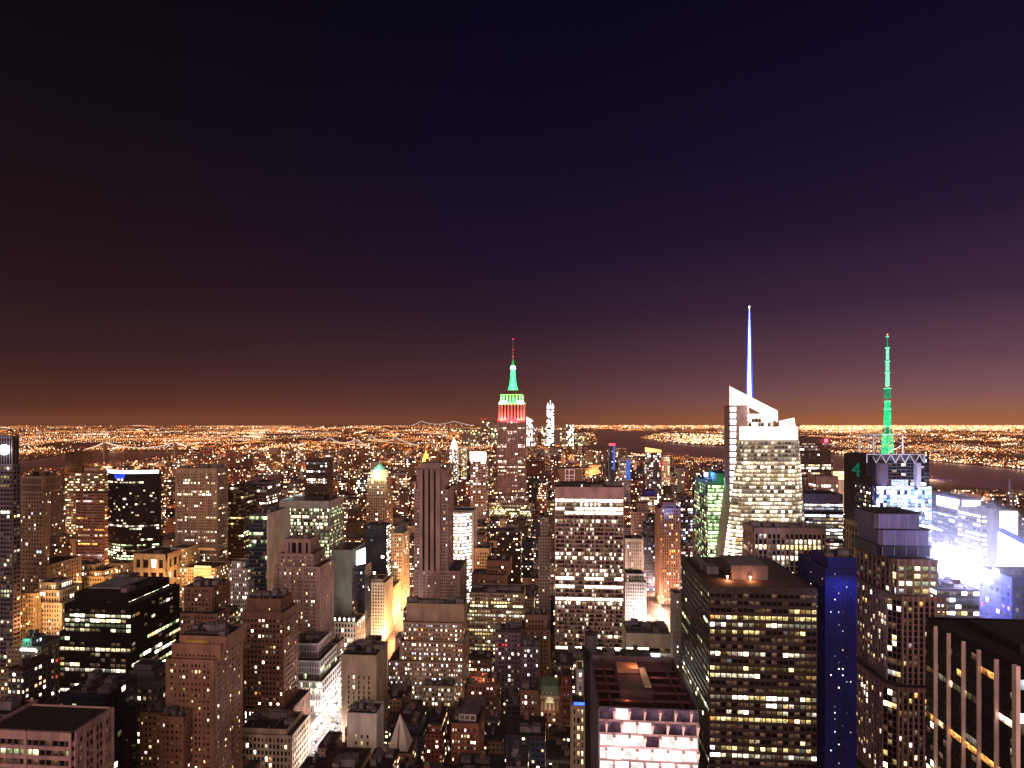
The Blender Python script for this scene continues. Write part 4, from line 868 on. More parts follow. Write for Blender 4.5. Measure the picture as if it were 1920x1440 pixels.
H('apartment_building', 'pale building with pink-white lit base, left of the scalloped-crown tower', 'the pale pink-based building',
  [(422, 466, 1090, 590, 26), (427, 463, 1066, 594, 20, dict(cap=1.5)), (434, 455, 1052, 598, 12)], 'white', 1130, dict(bw=2.2, fh=4.4, pw=1.0, sw=1.7, mode='all', p=.4, pal='pW', dim=.2), units=0)
# ---- centre, right of the striped tower
B = H('office_tower', 'overexposed white office tower with curved ribbon floors, right of the striped tan tower', 'the blazing curved tower',
  [(840, 888, 958, 800, 36)], 'white', 1065, dict(fr=False, sd=False), units=0, done=False)
x0, x1, y0, y1, _, z1 = B.box[0]; n = 6; pts = [(x0+(x1-x0)*i/n, y0-15*math.sin(math.pi*(.1+.9*i/n))+4) for i in range(n+1)]
B.mb('white').prism(pts+[(x1, y0+10), (x0, y0+10)], 0, z1-.3)
for i in range(n):
    a, b_ = pts[i], pts[i+1]; B.facade((*a, 0), (*b_, 0), (*b_, z1), (*a, z1), 'white', nb=2, nf=27, pw=.05, sw=1.9, rd=.9, cap=2, pat=['XX', 'WX', 'XX', 'Xl'])
B.finish()
H('office_building', 'tan building with rows of small windows, right of the blazing curved tower', 'the tan dotted building',
  [(890, 917, 1028, 790, 24)], 'sand', 1062, dict(bw=3.2, fh=4.6, pw=1.4, sw=2, mode='res', p=.35, pal='pWk', cap=5), units=1)
H('office_building', 'dark tan building with blank upper wall, below the blazing curved tower', 'the blank-topped dark tan building',
  [(884, 948, 1078, 690, 30), (912, 956, 1051, 700, 26)], 'brown', 1112, dict(bw=3.6, fh=4.6, pw=1.8, sw=2.4, mode='res', p=.12, pal='Ww', cap=6), units=2)
H('office_building', 'wide tan loft building with dense yellow-white windows, right of the tan setback building', 'the dense-windowed loft building',
  [(875, 984, 1142, 600, 20, dict()), (880, 982, 1112, 606, 34)], 'tan', 1230, dict(bw=2.9, fh=3.9, pw=1.0, sw=1.8, mode='office', p=.5, pal='yWwl', cap=1), units=4)
H('apartment_building', 'dark red-brown stepped building with window dots, left of the seven-bay slab', 'the red-brown stepped building',
  [(976, 1031, 1180, 545, 26), (984, 1026, 1153, 550, 20, dict(cap=4))], 'brown', 1230, dict(bw=3.3, fh=4.2, pw=1.7, sw=2.3, mode='res', p=.12, pal='pW'), units=2)
H('apartment_building', 'narrow brown building with white paired windows, below the red-brown stepped building', 'the narrow paired-window building',
  [(977, 1010, 1212, 500, 22, dict(cap=2))], 'plum', 1330, dict(bw=2.7, fh=4.2, pw=1.4, sw=2.1, mode='res', p=.3, pal='pWc'), units=1)
H('apartment_building', 'dark plum building with many dim windows, between the loft building and the narrow paired-window building', 'the dark plum building',
  [(928, 976, 1186, 520, 24)], 'plum', 1300, dict(bw=2.9, fh=4.2, pw=1.5, sw=2.1, mode='res', p=.2, pal='pWwr'), units=2)
B = H('brick_building', 'red brick building with dark flat roof and white-framed penthouse windows, bottom centre', 'the red brick building',
  [(846, 899, 1356, 410, 38)], 'brick', 1440, dict(bw=2.3, fh=4.4, pw=1.2, sw=2.2, mode='res', p=.42, pal='Wpw', cap=3), units=1, done=False)
x0, x1, y0, y1, _, z1 = B.box[0]
b = MB(); b.box(x0+5, x0+18, y0+3, y0+16, z1-.9, z1+5.5); b.build('penthouse', wall('plum'), B.root)
b = MB(); b.box(x0+5.3, x0+17.6, y0+2.7, y0+2.95, z1+.6, z1+4.9); b.build('window_frame', wall('white'), B.root)
for i in range(3): b = MB(); b.box(x0+6.1+3.9*i, x0+9.2+3.9*i, y0+2.5, y0+2.68, z1+1.3, z1+4.2); b.build('window', wm('d'), B.root)
b = MB(); b.box(x0+6, x1-2, y0+18, y0+34, z1-.9, z1+2.5); b.build('roof_unit', roofm('unit'), B.root); B.finish()
B = H('office_building', 'building with glowing red-orange roof terrace, behind the red brick building', 'the glowing-terrace building',
  [(876, 932, 1283, 470, 24)], 'brown', 1345, dict(bw=3, fh=4.2, pw=1.6, sw=2.2, mode='res', p=.3, pal='pW'), units=1, done=False)
x0, x1, y0, y1, _, z1 = B.box[0]
for i in range(3): b = MB(); b.cyl(x0+5+8*i, y0+8, z1-.9, z1+1.4, .4, n=8); b.build('terrace_lamp', emis('lamp_orange', (1, .25, .1), 3, .1), B.root)
plight('terrace_light', x0+10, y0+10, z1+4, (1, .2, .06), 6500, .5, B.root); B.finish(roof='roofgrey')
B = H('ornate_building', 'ornate brick building with green mansard roof and arched cream window, bottom centre', 'the green mansard building',
  [(1012, 1050, 1310, 440, 22)], 'brick', 1370, dict(bw=3.3, fh=4.5, pw=1.5, sw=2, mode='res', p=.15, pal='pw'), units=0, done=False)
x0, x1, y0, y1, _, z1 = B.box[0]
b = MB(); b.box(x0+.3, x1-.3, y0-.3, y0+.4, z1-9, z1+2.5); b.cyl((x0+x1)/2, y0+.5, z1+2.5, z1+2.6, .1); b.build('cornice_wall', wall('sand'), B.root)
b = MB(); b.prism([(x0+.2, y0+.5), (x1-.2, y0+.5), (x1-.2, y1-.5), (x0+.2, y1-.5)], z1+.1, z1+8.5, 0, [(x0+1.2, y0+3), (x1-1.2, y0+3), (x1-1.2, y1-3), (x0+1.2, y1-3)]); b.build('mansard_roof', bsdf_mat('mansard_green', (.16, .24, .17)), B.root)
b = MB(); c = (x0+x1)/2; pts = [(c+3.2*math.cos(a*math.pi/10), z1-3+4.5*math.sin(a*math.pi/10)) for a in range(11)]
b.v = [(p, y0-.9, q) for p, q in pts]+[(p, y0-.32, q) for p, q in pts]; b.f = [tuple(range(10, -1, -1)), tuple(range(11, 22))]+[(j, j+1, 12+j, 11+j) for j in range(10)]; b.m = [0]*12; b.w = [b.cw]*12; b.p = [b.cp]*12
b.build('arched_window', emis('arch_cream', (1, .8, .45), .6, .8, 1.0), B.root); plight('facade_light', c, y0-6, z1-8, (1, .85, .5), 900, .4, B.root)
for i in range(4): b = MB(); b.box(x0+2+3.4*i, x0+3+3.4*i, y0+.6, y0+1.6, z1+3, z1+4.6); b.build('dormer', wall('white'), B.root)
B.finish()
H('apartment_building', 'narrow brick building with arched parapet and grid windows, right of the green mansard building', 'the arched-parapet building',
  [(1050, 1074, 1284, 435, 20), (1053, 1071, 1268, 436, 16, dict(p=.2))], 'brick', 1362, dict(bw=2.6, fh=4.3, pw=1.3, sw=2.1, mode='res', p=.15, pal='pkw'), units=0)
H('apartment_building', 'brown building with white window dots and cornice, left of the green mansard building', 'the corniced brown building',
  [(976, 1009, 1294, 430, 24)], 'brown', 1350, dict(bw=2.6, fh=4.4, pw=1.4, sw=2.1, mode='res', p=.4, pal='Wyw', cap=3), units=2)
H('apartment_building', 'slim pale tower with two columns of yellow windows and blue lamp strip at its top', 'the slim pale tower',
  [(1072, 1097, 1322, 360, 16)], 'sand', 1400, dict(nb=3, fh=5.4, pw=1.3, sw=2.2, mode='res', p=.0, pat=['kyy', 'kwy', 'kky', 'kyW', 'kyk']), units=0)
B = H('apartment_building', 'thin pale strip tower with one yellow window column, left of the sunken-roof tower', 'the thin balcony tower',
  [(1082, 1094, 1255, 375, 14), (1094.5, 1107, 1240, 376, 26, dict(wk='navy', nb=2, pat=['Wy', 'ky', 'kW']))], 'white', 1400, dict(nb=1, fh=4.4, pw=1.4, sw=1.8, mode='all', p=.8, pal='yyl'), units=0)
Yq = TY(1085, 360); b = MB(); b.box(XW(1076, Yq), XW(1096, Yq), Yq-.3, Yq+.5, ZW(1085, 1322, Yq)+.1, ZW(1085, 1322, Yq)+1.6); tag(b.build('lamp_strip', emis('strip_blue', (.05, .15, 1), 2.5, .3)), 'blue glowing lamp strip on top of the slim pale tower', 'lamp')
B = H('brick_shed', 'small white pyramid-roofed pavilion standing among dark roofs, right of the pale grey panelled tower', 'the white pyramid pavilion',
  [(722, 770, 1412, 385, 18)], 'brown', 1440, dict(bw=4, fh=4, p=.1), units=0, done=False)
Yq = TY(745, 388); zb = B.zt[0]-.85; zt = ZW(745, 1350, Yq); c = XW(745, Yq)+.0
b = MB(); b.prism([(c-7.2, Yq+.6), (c+7.2, Yq+.6), (c+7.2, Yq+14), (c-7.2, Yq+14)], zb, zt, 0, [(c-.3, Yq+7), (c+.3, Yq+7), (c+.3, Yq+7.6), (c-.3, Yq+7.6)]); b.build('pyramid_roof', bsdf_mat('pale_stone', (.5, .47, .43)), B.root)
b = MB(); b.hexa([(c-.9, Yq+.3, zb), (c+.9, Yq+.3, zb), (c+.9, Yq+1, zb), (c-.9, Yq+1, zb), (c-.3, Yq+5, zb+(zt-zb)*.72), (c+.3, Yq+5, zb+(zt-zb)*.72), (c+.3, Yq+6, zb+(zt-zb)*.72), (c-.3, Yq+6, zb+(zt-zb)*.72)]); b.build('rib', wall('brown'), B.root); B.finish()
B = H('office_building', 'low building with perforated cream screen wall and lit white ribbons, below the seven-bay slab', 'the perforated-wall building',
  [(1174, 1259, 1188, 540, 34)], 'cream', 1235, dict(bw=10, fh=5, pw=.3, sw=1.6, rd=.5, mode='all', p=.9, pal='lXW', cap=13, sides=False), units=3, done=False)
B.finish()
H('office_tower', 'thin pale slab with round lights, between the perforated-wall building and huge dark tower', 'the thin pale slab',
  [(1262, 1279, 1112, 512, 12)], 'grey', 1265, dict(nb=3, fh=4.5, pw=1.9, sw=2.8, mode='res', p=.5, pal='Wck', sides=False), units=0)
B = H('office_building', 'white-flooded ornate building beside the blazing avenue, right of the seven-bay slab', 'the white-flooded ornate building',
  [(1172, 1212, 1092, 700, 30), (1174, 1208, 1076, 704, 24)], 'white', 1150, dict(bw=3, fh=4.2, pw=1.3, sw=1.8, rd=.4, mode='res', p=.3, pal='pWd', sides=False), units=1)
B = H('office_tower', 'pale pink tower with fine vertical lines, right of the seven-bay slab', 'the pale lined tower',
  [(1172, 1206, 1010, 800, 30)], 'white', 1075, dict(bw=3, fh=5, pw=1.7, sw=.8, rd=.6, mode='res', p=.05, pal='p', cap=4, sides=False), units=1)
H('office_tower', 'stepped navy tower with blue-lit face, between the pale lined tower and the orange-piered tower', 'the stepped navy tower',
  [(1208, 1237, 1008, 850, 40), (1212, 1236, 985, 853, 34), (1217, 1236, 968, 856, 28)], 'navy', 1065, dict(bw=3.2, fh=4.4, pw=.8, sw=2, mode='res', p=.18, pal='cpB', dark='K'), units=0)
B = H('office_tower', 'orange-lit tower with slender vertical piers and blue-lit top, left of the green glass tower', 'the orange-piered tower',
  [(1237, 1275, 953, 790, 36), (1242, 1268, 941, 796, 24, dict(p=0, cap=6))], 'rust', 1085, dict(bw=3.3, fh=4.0, pw=1.6, sw=.9, rd=.9, mode='res', p=.28, pal='owp', cap=2), units=0, done=False)
x0, x1, y0, y1, _, z1 = B.box[0]; alight('facade_light', ((x0+x1)/2, y0-9, z1+3), ((x0+x1)/2, y0, z1-14), 22, 2, (.1, .25, 1), 5000, B.root)
plight('facade_light', (x0+x1)/2+6, y0-22, z1-70, (1, .42, .2), 7000, 1, B.root); B.finish()
H('office_tower', 'grey tower with white window frames, behind the orange-piered tower', 'the white-framed grey tower',
  [(1276, 1299, 935, 860, 30)], 'plum', 1010, dict(bw=3.4, fh=4.5, pw=.7, sw=1.6, mode='res', p=.35, pal='cBWp'), units=1)
H('office_tower', 'rose stepped tower behind the stepped navy tower', 'the rose stepped tower',
  [(1188, 1222, 960, 930, 34), (1196, 1216, 944, 935, 24)], 'rose', 1008, dict(bw=4, fh=4.8, pw=1.6, sw=2.4, mode='res', p=.12, pal='pw'), units=0)
H('office_tower', 'greenish-lit white tower with blue top box, above the rose stepped tower', 'the blue-topped white tower',
  [(1202, 1232, 931, 1050, 34), (1207, 1229, 920, 1053, 26, dict(wk='blue', p=0, cap=8))], 'cream', 945, dict(bw=5, fh=5, pw=.4, sw=2, mode='all', p=.55, pal='lWX'), units=0)
B = H('office_tower', 'dark framed tower with bright white frames on its face, above the seven-bay slab', 'the framed tower behind the slab',
  [(1049, 1092, 878, 1000, 34)], 'brown', 912, dict(fr=False), units=1, done=False)
x0, x1, y0, y1, _, z1 = B.box[0]; b = MB(); u = (x1-x0)/43
for a in (11, 18, 28): b.box(x0+a*u-.4, x0+a*u+.4, y0-.8, y0-.1, z1-30, z1-1)
for zz in (2, 12, 18): b.box(x0+11*u-.4, x0+28*u+.4, y0-.75, y0-.15, z1-zz-.8, z1-zz)
b.build('lit_frame', wm('p'), B.root); b = MB(); b.bar((x0+30*u, y0-.6, z1-.3), (x1, y0-.6, z1-.3), .8); b.bar((x1-.5, y0-.6, z1-30), (x1-.5, y0-.6, z1-.4), .8); b.build('lit_edge', wm('y'), B.root); B.finish()
# ---- distant accents
def small(kind, label, short, l, r, top, t, vb, wk, st=None, D=26): return H(kind, label, short, [(l, r, top, t, D)], wk, vb, dict(dict(bw=5, fh=5.5, pw=1.6, sw=2.4, mode='res', p=.35, pal='Wwp', rd=.3), **(st or {})), units=0, done=False)
B = small('office_tower', 'white-crowned tower with pink-lit floors, left of the tall red and green tower', 'the white-crowned tower', 882, 911, 847, 1150, 930, 'rose', dict(mode='all', p=.5, cap=20, pal='pWW'))
x0, x1, y0, y1, _, z1 = B.box[0]; b = MB(); b.box(x0-.6, x1+.6, y0-.9, y0-.4, z1-19, z1-.3); b.build('lit_crown', emis('crown_white', (1, .88, .85), 5, .3, .1), B.root); B.finish(maxw=60)
B = small('office_tower', 'slim tower with glowing gold flame-like pinnacle, above the striped tan tower', 'the gold-pinnacled tower', 785, 808, 872, 1800, 880, 'tan', dict(p=.2), 30)
x0, x1, y0, y1, _, z1 = B.box[0]; cx, cyy = (x0+x1)/2, y0+15; b = MB(); b.cyl(cx, cyy, z1-.9, z1+22, 15, 10, 8); b.cyl(cx, cyy, z1+22, z1+48, 8, .5, 8); b.build('pinnacle', emis('pinnacle_gold', (1, .5, .08), 3, .4, .06), B.root); plight('roof_light', cx, y0-30, z1+10, (1, .6, .2), 60000, 3, B.root); B.finish(maxw=30)
B = small('clock_tower', 'white-lit pointed tower glowing pink at its foot, left of the tall red and green tower', 'the white pointed tower', 843, 857, 842, 2050, 870, 'white', dict(p=.4, mode='all', pal='X'), 26)
x0, x1, y0, y1, _, z1 = B.box[0]; cx, cyy = (x0+x1)/2, y0+13; b = MB(); b.prism([(x0, y0), (x1, y0), (x1, y1), (x0, y1)], z1, z1+44, 0, [(cx-.6, cyy-.6), (cx+.6, cyy-.6), (cx+.6, cyy+.6), (cx-.6, cyy+.6)]); b.build('pointed_roof', emis('point_white', (1, .86, .78), 2.6, .3, .06), B.root); B.finish(maxw=30)
B = small('office_tower', 'slim yellow-lit tower with red glow at its foot, between the white pointed and white-crowned towers', 'the slim yellow tower', 864, 873, 838, 2100, 872, 'sand', dict(mode='all', p=.8, pal='lyW')); B.finish(maxw=30)
B = small('office_tower', 'blue-flanked tower with red lamps on top, near the dark river', 'the blue-flanked red-topped tower', 1143, 1153, 832, 1500, 872, 'navy', dict(p=.3, pal='bB'), 30)
x0, x1, y0, y1, _, z1 = B.box[0]; b = MB(); b.box(x0-.5, x1+.5, y0-.6, y0, z1-5, z1+1); b.build('red_lamp', emis('red_glow', (1, .04, .06), 4, .3), B.root); b = MB(); b.box(x1-5, x1+.4, y0-.5, y0-.05, z1-70, z1-6); b.build('blue_panel', wm('b'), B.root); B.finish(maxw=30)
B = small('office_tower', 'grey tower with bright blue lit right face, below the red-topped blue tower', 'the bright blue-faced tower', 1162, 1182, 859, 1250, 900, 'grey', dict(p=.4, cap=6))
x0, x1, y0, y1, _, z1 = B.box[0]; b = MB(); b.box(x1-9, x1+.4, y0-.6, y0-.4, z1-48, z1-5); b.build('blue_panel', wm('b'), B.root); B.finish(maxw=40)
B = small('office_tower', 'tower with sloping orange-lit crown and red strip, in front of the dark river', 'the orange-crowned tower', 1213, 1240, 848, 1300, 905, 'plum', dict(p=.4, pal='pWX'))
x0, x1, y0, y1, _, z1 = B.box[0]; b = MB(); b.hexa([(x0, y0, z1), (x1, y0, z1), (x1, y1, z1), (x0, y1, z1), (x0, y0, z1+10), (x1, y0, z1+5), (x1, y1, z1+5), (x0, y1, z1+10)]); b.build('lit_crown', emis('crown_orange', (1, .42, .12), 3, .4, .1), B.root)
b = MB(); b.box(x1-3, x1+2, y0-1, y0-.4, z1-40, z1-20); b.build('red_strip', wm('r'), B.root); B.finish(maxw=40)
B = small('office_tower', 'dark broad tower silhouette with one white band, above the grey striped tower', 'the dark broad tower', 574, 614, 860, 1150, 925, 'darkbrown', dict(p=.1, pal='Wc', mode='office')); B.finish(maxw=40)
B = small('power_station', 'dark windowless bulk by the river below the left suspension bridge', 'the dark riverside bulk', 122, 154, 848, 2600, 905, 'black', dict(p=0), 60); x0, x1, y0, y1, _, z1 = B.box[0]; b = MB(); b.cyl((x0+x1)/2-12, y0+30, z1-1, z1+18, 5, 4); b.cyl((x0+x1)/2+12, y0+30, z1-1, z1+18, 5, 4); b.build('chimney', wall('black'), B.root); B.finish(maxw=20)
B = small('office_tower', 'low broad building with ribbon-lit curved top, left of the dark glass tower with white rim', 'the ribbon-lit broad building', 122, 196, 886, 1000, 915, 'brown', dict(mode='all', p=.7, pal='lyw', bw=4, fh=4.5, pw=.3)); B.finish(maxw=60)
B = small('office_tower', 'brown tower with warm banded floors, between the crenellated tower and the dark glass tower', 'the warm banded tower', 142, 196, 925, 880, 1050, 'brown', dict(mode='office', p=.25, pal='wpo', bw=4, fh=4.4, pw=.8)); B.finish(maxw=60)

# warm lamps washing the orange-lit fronts
for (px, py, t, e) in ((52, 1170, 505, 16000), (92, 1165, 510, 22000), (70, 1120, 514, 9000), (150, 1100, 592, 20000), (185, 1095, 594, 12000), (228, 1092, 632, 12000), (280, 1090, 622, 20000), (335, 1085, 636, 16000), (400, 1075, 640, 9000), (770, 1100, 700, 20000), (742, 1150, 650, 20000), (712, 1195, 640, 26000)):
    Yq = TY(px, t); q = empty('street_floodlight', (XW(px, Yq), Yq, max(1, ZW(px, py, Yq))), None, None)
    zz = q.location.z; q.location.z = 0
    b = MB(); b.cyl(q.location.x, Yq, 0, zz, .15, .1, 6); b.build('pole', wall('dark'), q); b = MB(); b.box(q.location.x-.5, q.location.x+.5, Yq-.4, Yq+.4, zz, zz+.5); b.build('lamp_head', emis('lamp_o2', (1, .5, .15), 14, 0), q)
    col = (1, .44, .13) if px < 600 else (1, .62, .26)
    plight('lamp_light', q.location.x, Yq-1, zz+2, col, e, .6, q)
    n_ = min(HEROES, key=lambda h: abs((h[1]+h[2])/2-px)*1.0+abs(h[5]-t-8)*2)[0]
    tag(q, 'orange floodlight pole washing %s, column %d' % (n_, 0) if 0 else 'orange floodlight pole washing ' + n_, 'floodlight', 'orange floodlight poles')

B = H('office_building', 'low building with teal-lit roof room and white lit sign band, near the left edge', 'the teal-lit low building',
  [(40, 78, 1212, 452, 24), (42, 60, 1197, 455, 12, dict(p=.6, pal='c'))], 'greenish', 1250, dict(bw=3, fh=4.5, pw=1.3, sw=2, mode='res', p=.3, pal='coWr'), units=2, done=False)
x0, x1, y0, y1, _, z1 = B.box[-1]; plight('roof_light', (x0+x1)/2, y0-5, z1-1, (.15, 1, .75), 2600, .4, B.root); x0, x1, y0, y1, _, z1 = B.box[0]
b = MB(); b.box(x0, x0+13, y0-1.2, y0-.4, z1-3.4, z1-1.4); b.build('lit_band', wm('X'), B.root); B.finish()
# ---- the tall red and green tower
def esb():
    t = 1248; Y0 = TY(960, t)
    B = Bld('skyscraper', 'tall art deco skyscraper with red and green lit top and needle antenna, skyline centre', 'the tall red and green tower', (XW(960, Y0), Y0+28, 0))
    def X(p): return XW(p, Y0)
    def Z(y): return ZW(960, y, Y0)
    st = dict(bw=3.3, fh=4.1, pw=1.5, sw=1.2, rd=.7, mode='office', p=.16, pal='Wpw', dim=.25)
    B.tier(X(905), X(1001), Y0-14, Y0+60, 0, Z(970), 'tan', **dict(st, p=.4, pal='lWy'))
    B.tier(X(917), X(997), Y0-8, Y0+56, Z(970)-.9, Z(941), 'rose', **dict(st, p=.5, pal='yWl'))
    B.tier(X(928), X(990), Y0-4, Y0+52, Z(941)-.9, Z(929), 'rose', **dict(st, p=.6))
    B.tier(X(933), X(985), Y0, Y0+46, Z(929)-.9, Z(786), 'rose', **st)
    B.tier(X(950), X(971), Y0-1.6, Y0+4, Z(929)-.85, Z(789), 'rose', **dict(st, sides=False))
    B.tier(X(935), X(983.5), Y0+1, Y0+44, Z(786)-.9, Z(755), 'sand', **dict(st, bw=7.2, fh=60, pw=3.4, sw=.8, cap=1, rd=1.2, p=0, dim=0))
    B.tier(X(938), X(981), Y0+3, Y0+41, Z(755)-.9, Z(739), 'sand', **dict(st, bw=7.2, fh=60, pw=3.4, sw=.8, cap=1, rd=1.2, p=0, dim=0))
    B.tier(X(942), X(977), Y0+6, Y0+38, Z(739)-.9, Z(731), 'brown', **dict(st, bw=6, fh=60, pw=2, sw=1, cap=1, p=0, dim=0))
    cx, cyy = X(960.5), Y0+22
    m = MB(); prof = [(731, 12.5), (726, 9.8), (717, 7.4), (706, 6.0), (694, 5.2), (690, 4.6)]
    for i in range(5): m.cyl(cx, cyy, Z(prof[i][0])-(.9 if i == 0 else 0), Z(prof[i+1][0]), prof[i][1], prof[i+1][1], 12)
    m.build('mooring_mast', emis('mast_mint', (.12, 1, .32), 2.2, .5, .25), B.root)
    m = MB()
    for a in range(4):
        an = a*math.pi/2+math.pi/4; c, s = math.cos(an), math.sin(an)
        m.hexa([(cx+c*7-s*.8, cyy+s*7+c*.8, Z(731)), (cx+c*7+s*.8, cyy+s*7-c*.8, Z(731)), (cx+c*12+s*.8, cyy+s*12-c*.8, Z(731)), (cx+c*12-s*.8, cyy+s*12+c*.8, Z(731)),
                (cx+c*4-s*.8, cyy+s*4+c*.8, Z(700)), (cx+c*4+s*.8, cyy+s*4-c*.8, Z(700)), (cx+c*5.2+s*.8, cyy+s*5.2-c*.8, Z(700)), (cx+c*5.2-s*.8, cyy+s*5.2+c*.8, Z(700))])
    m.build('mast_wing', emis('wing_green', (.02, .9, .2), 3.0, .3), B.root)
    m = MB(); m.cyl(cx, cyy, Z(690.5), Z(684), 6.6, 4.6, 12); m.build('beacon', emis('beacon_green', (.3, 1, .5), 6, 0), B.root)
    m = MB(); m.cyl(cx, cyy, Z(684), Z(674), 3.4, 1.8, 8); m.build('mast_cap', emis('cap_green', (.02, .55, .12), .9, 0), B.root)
    m = MB(); m.cyl(cx, cyy, Z(676), Z(656), 1.3, .9, 8); m.cyl(cx, cyy, Z(656), Z(634), .7, .35, 6)
    for i in range(5): m.cyl(cx, cyy, Z(672-6*i), Z(671-6*i), 1.9-.2*i, n=8)
    m.build('antenna', bsdf_mat('antenna_grey', (.35, .2, .2)), B.root)
    for y, r in ((634, .9), (654, 1.1), (667, 1.3)): m = MB(); m.cyl(cx, cyy, Z(y), Z(y)+2, r+.2, n=8); m.build('warning_lamp', emis('lamp_red', (1, .06, .12), 2.4, 0), B.root)
    w = X(983)-X(935)
    for k in (0, 1):
        xx = X(943)+k*(X(976)-X(943))
        alight('crown_light', (xx, Y0-6, Z(788)), (xx, Y0+1, Z(772)), 17, 3, (1, .08, .08), 36000, B.root)
        alight('crown_light', (xx, Y0-3, Z(757)), (xx, Y0+3, Z(746)), 14, 2.5, (.12, 1, .35), 60000, B.root)
        m = MB(); m.box(xx-8, xx+8, Y0-.8, Y0-.1, Z(786)-1.4, Z(786)+.6); m.build('lamp_row', emis('row_gold', (1, .3, .12), 3, .5, .3), B.root)
        m = MB(); m.box(xx-7, xx+7, Y0+.2, Y0+.9, Z(755)-.4, Z(755)+4.6); m.build('lamp_row', emis('row_mint', (.55, 1, .75), 4, .5, .3), B.root)
    alight('crown_light', (X(959.5), Y0-8, Z(790)), (X(959.5), Y0+1, Z(768)), 50, 3, (1, .02, .05), 85000, B.root)
    alight('crown_light', (X(959.5), Y0-5, Z(757)), (X(959.5), Y0+3, Z(740)), 44, 2, (.03, 1, .12), 60000, B.root)
    m = MB(); m.box(X(962), X(982), Y0-.9, Y0-.1, Z(839.5), Z(838)); m.build('lit_floor', wm('p'), B.root)
    HEROES.append([B.short, 905, 1001, 731, 972, t-14, list(B.box)])
    B.finish()
esb()
# ---- downtown skyline far beyond
def dt(label, short, l, r, top, t, k, vb=830, kind='skyscraper', st=None):
    B = small(kind, label, short, l, r, top, t, vb, 'grey', dict(dict(bw=16, fh=16, pw=3, sw=4, mode='all', p=.7, pal=k, rd=1, cap=3, sides=False), **(st or {})), 60); return B
B = dt('far white-lit tapering tower with spire under construction, right of the tall red and green tower', 'the far white spire tower', 1025, 1039, 768, 5600, 'XXX')
x0, x1, y0, y1, _, z1 = B.box[0]; c = (x0+x1)/2; b = MB(); b.box(x0+2, x1-2, y0+4, y1-4, z1, z1+8); b.build('dark_floor', wall('dark'), B.root)
b = MB(); b.box(x0+2, x1-2, y0+4, y1-4, z1+8, z1+45); b.bar((c, y0+30, z1+45), (c, y0+30, z1+94), 7); b.bar((x0+16, y0+30, z1+46), (x0+10, y0+30, z1+66), 6); b.bar((x1-16, y0+30, z1+46), (x1-14, y0+30, z1+62), 6); b.build('lit_top', wm('X'), B.root); B.finish(maxw=20)
B = dt('far white-lit tower with slanted top, between the red and green tower and the spire tower', 'the far slant-topped tower', 987, 999, 790, 5500, 'XXW'); x0, x1, y0, y1, _, z1 = B.box[0]; b = MB(); b.hexa([(x0, y0, z1), (x1, y0, z1), (x1, y1, z1), (x0, y1, z1), (x0, y0, z1+44), (x1, y0, z1+8), (x1, y1, z1+8), (x0, y1, z1+44)]); b.build('lit_top', wm('X'), B.root); B.finish(maxw=20)
for lab, sh, l, r, top, k in (('far pale-topped block with greenish glow, right of the far spire tower', 'the far pale-topped block', 1061, 1076, 796, 'WXl'),
  ('far yellow-green lit block touching the left side of the far spire tower', 'the far yellow-green block', 1015, 1025, 796, 'lyW'),
  ('far grey block in the gap right of the far slant-topped tower', 'the far grey block', 1000, 1008, 798, 'dwp'),
  ('far dark block at the right foot of the far spire tower', 'the far dark block', 1038, 1050, 806, 'dkd'),
  ('far low gold-lit block right of the far dark block', 'the far gold block', 1050, 1060, 802, 'wod'),
  ('far wide low lit block at the end of the downtown cluster beside the river', 'the far wide low block', 1078, 1104, 812, 'ylw'),
  ('far red-topped thin tower left of the tall red and green tower', 'the far red-topped thin tower', 901, 911, 786, 'wdk'),
  ('far white-edged tower right of the far red-topped thin tower', 'the far white-edged tower', 912, 918, 791, 'wWd'),
  ('far speckled block touching the left side of the tall red and green tower', 'the far speckled block', 921, 934, 793, 'lwd'),
  ('far yellow-lit low block below the far red-topped thin tower', 'the far yellow low block', 882, 900, 806, 'yld'),
  ('far dim block left of the far yellow-lit low block', 'the far dim block', 866, 880, 803, 'dwk')):
    B = dt(lab, sh, l, r, top, 5300+7*l % 400, k); 
    if 'red-topped' in sh: x0, x1, y0, y1, _, z1 = B.box[0]; b = MB(); b.box(x0, x1, y0, y1, z1, z1+10); b.build('red_lamp', wm('r'), B.root)
    B.finish(maxw=20)
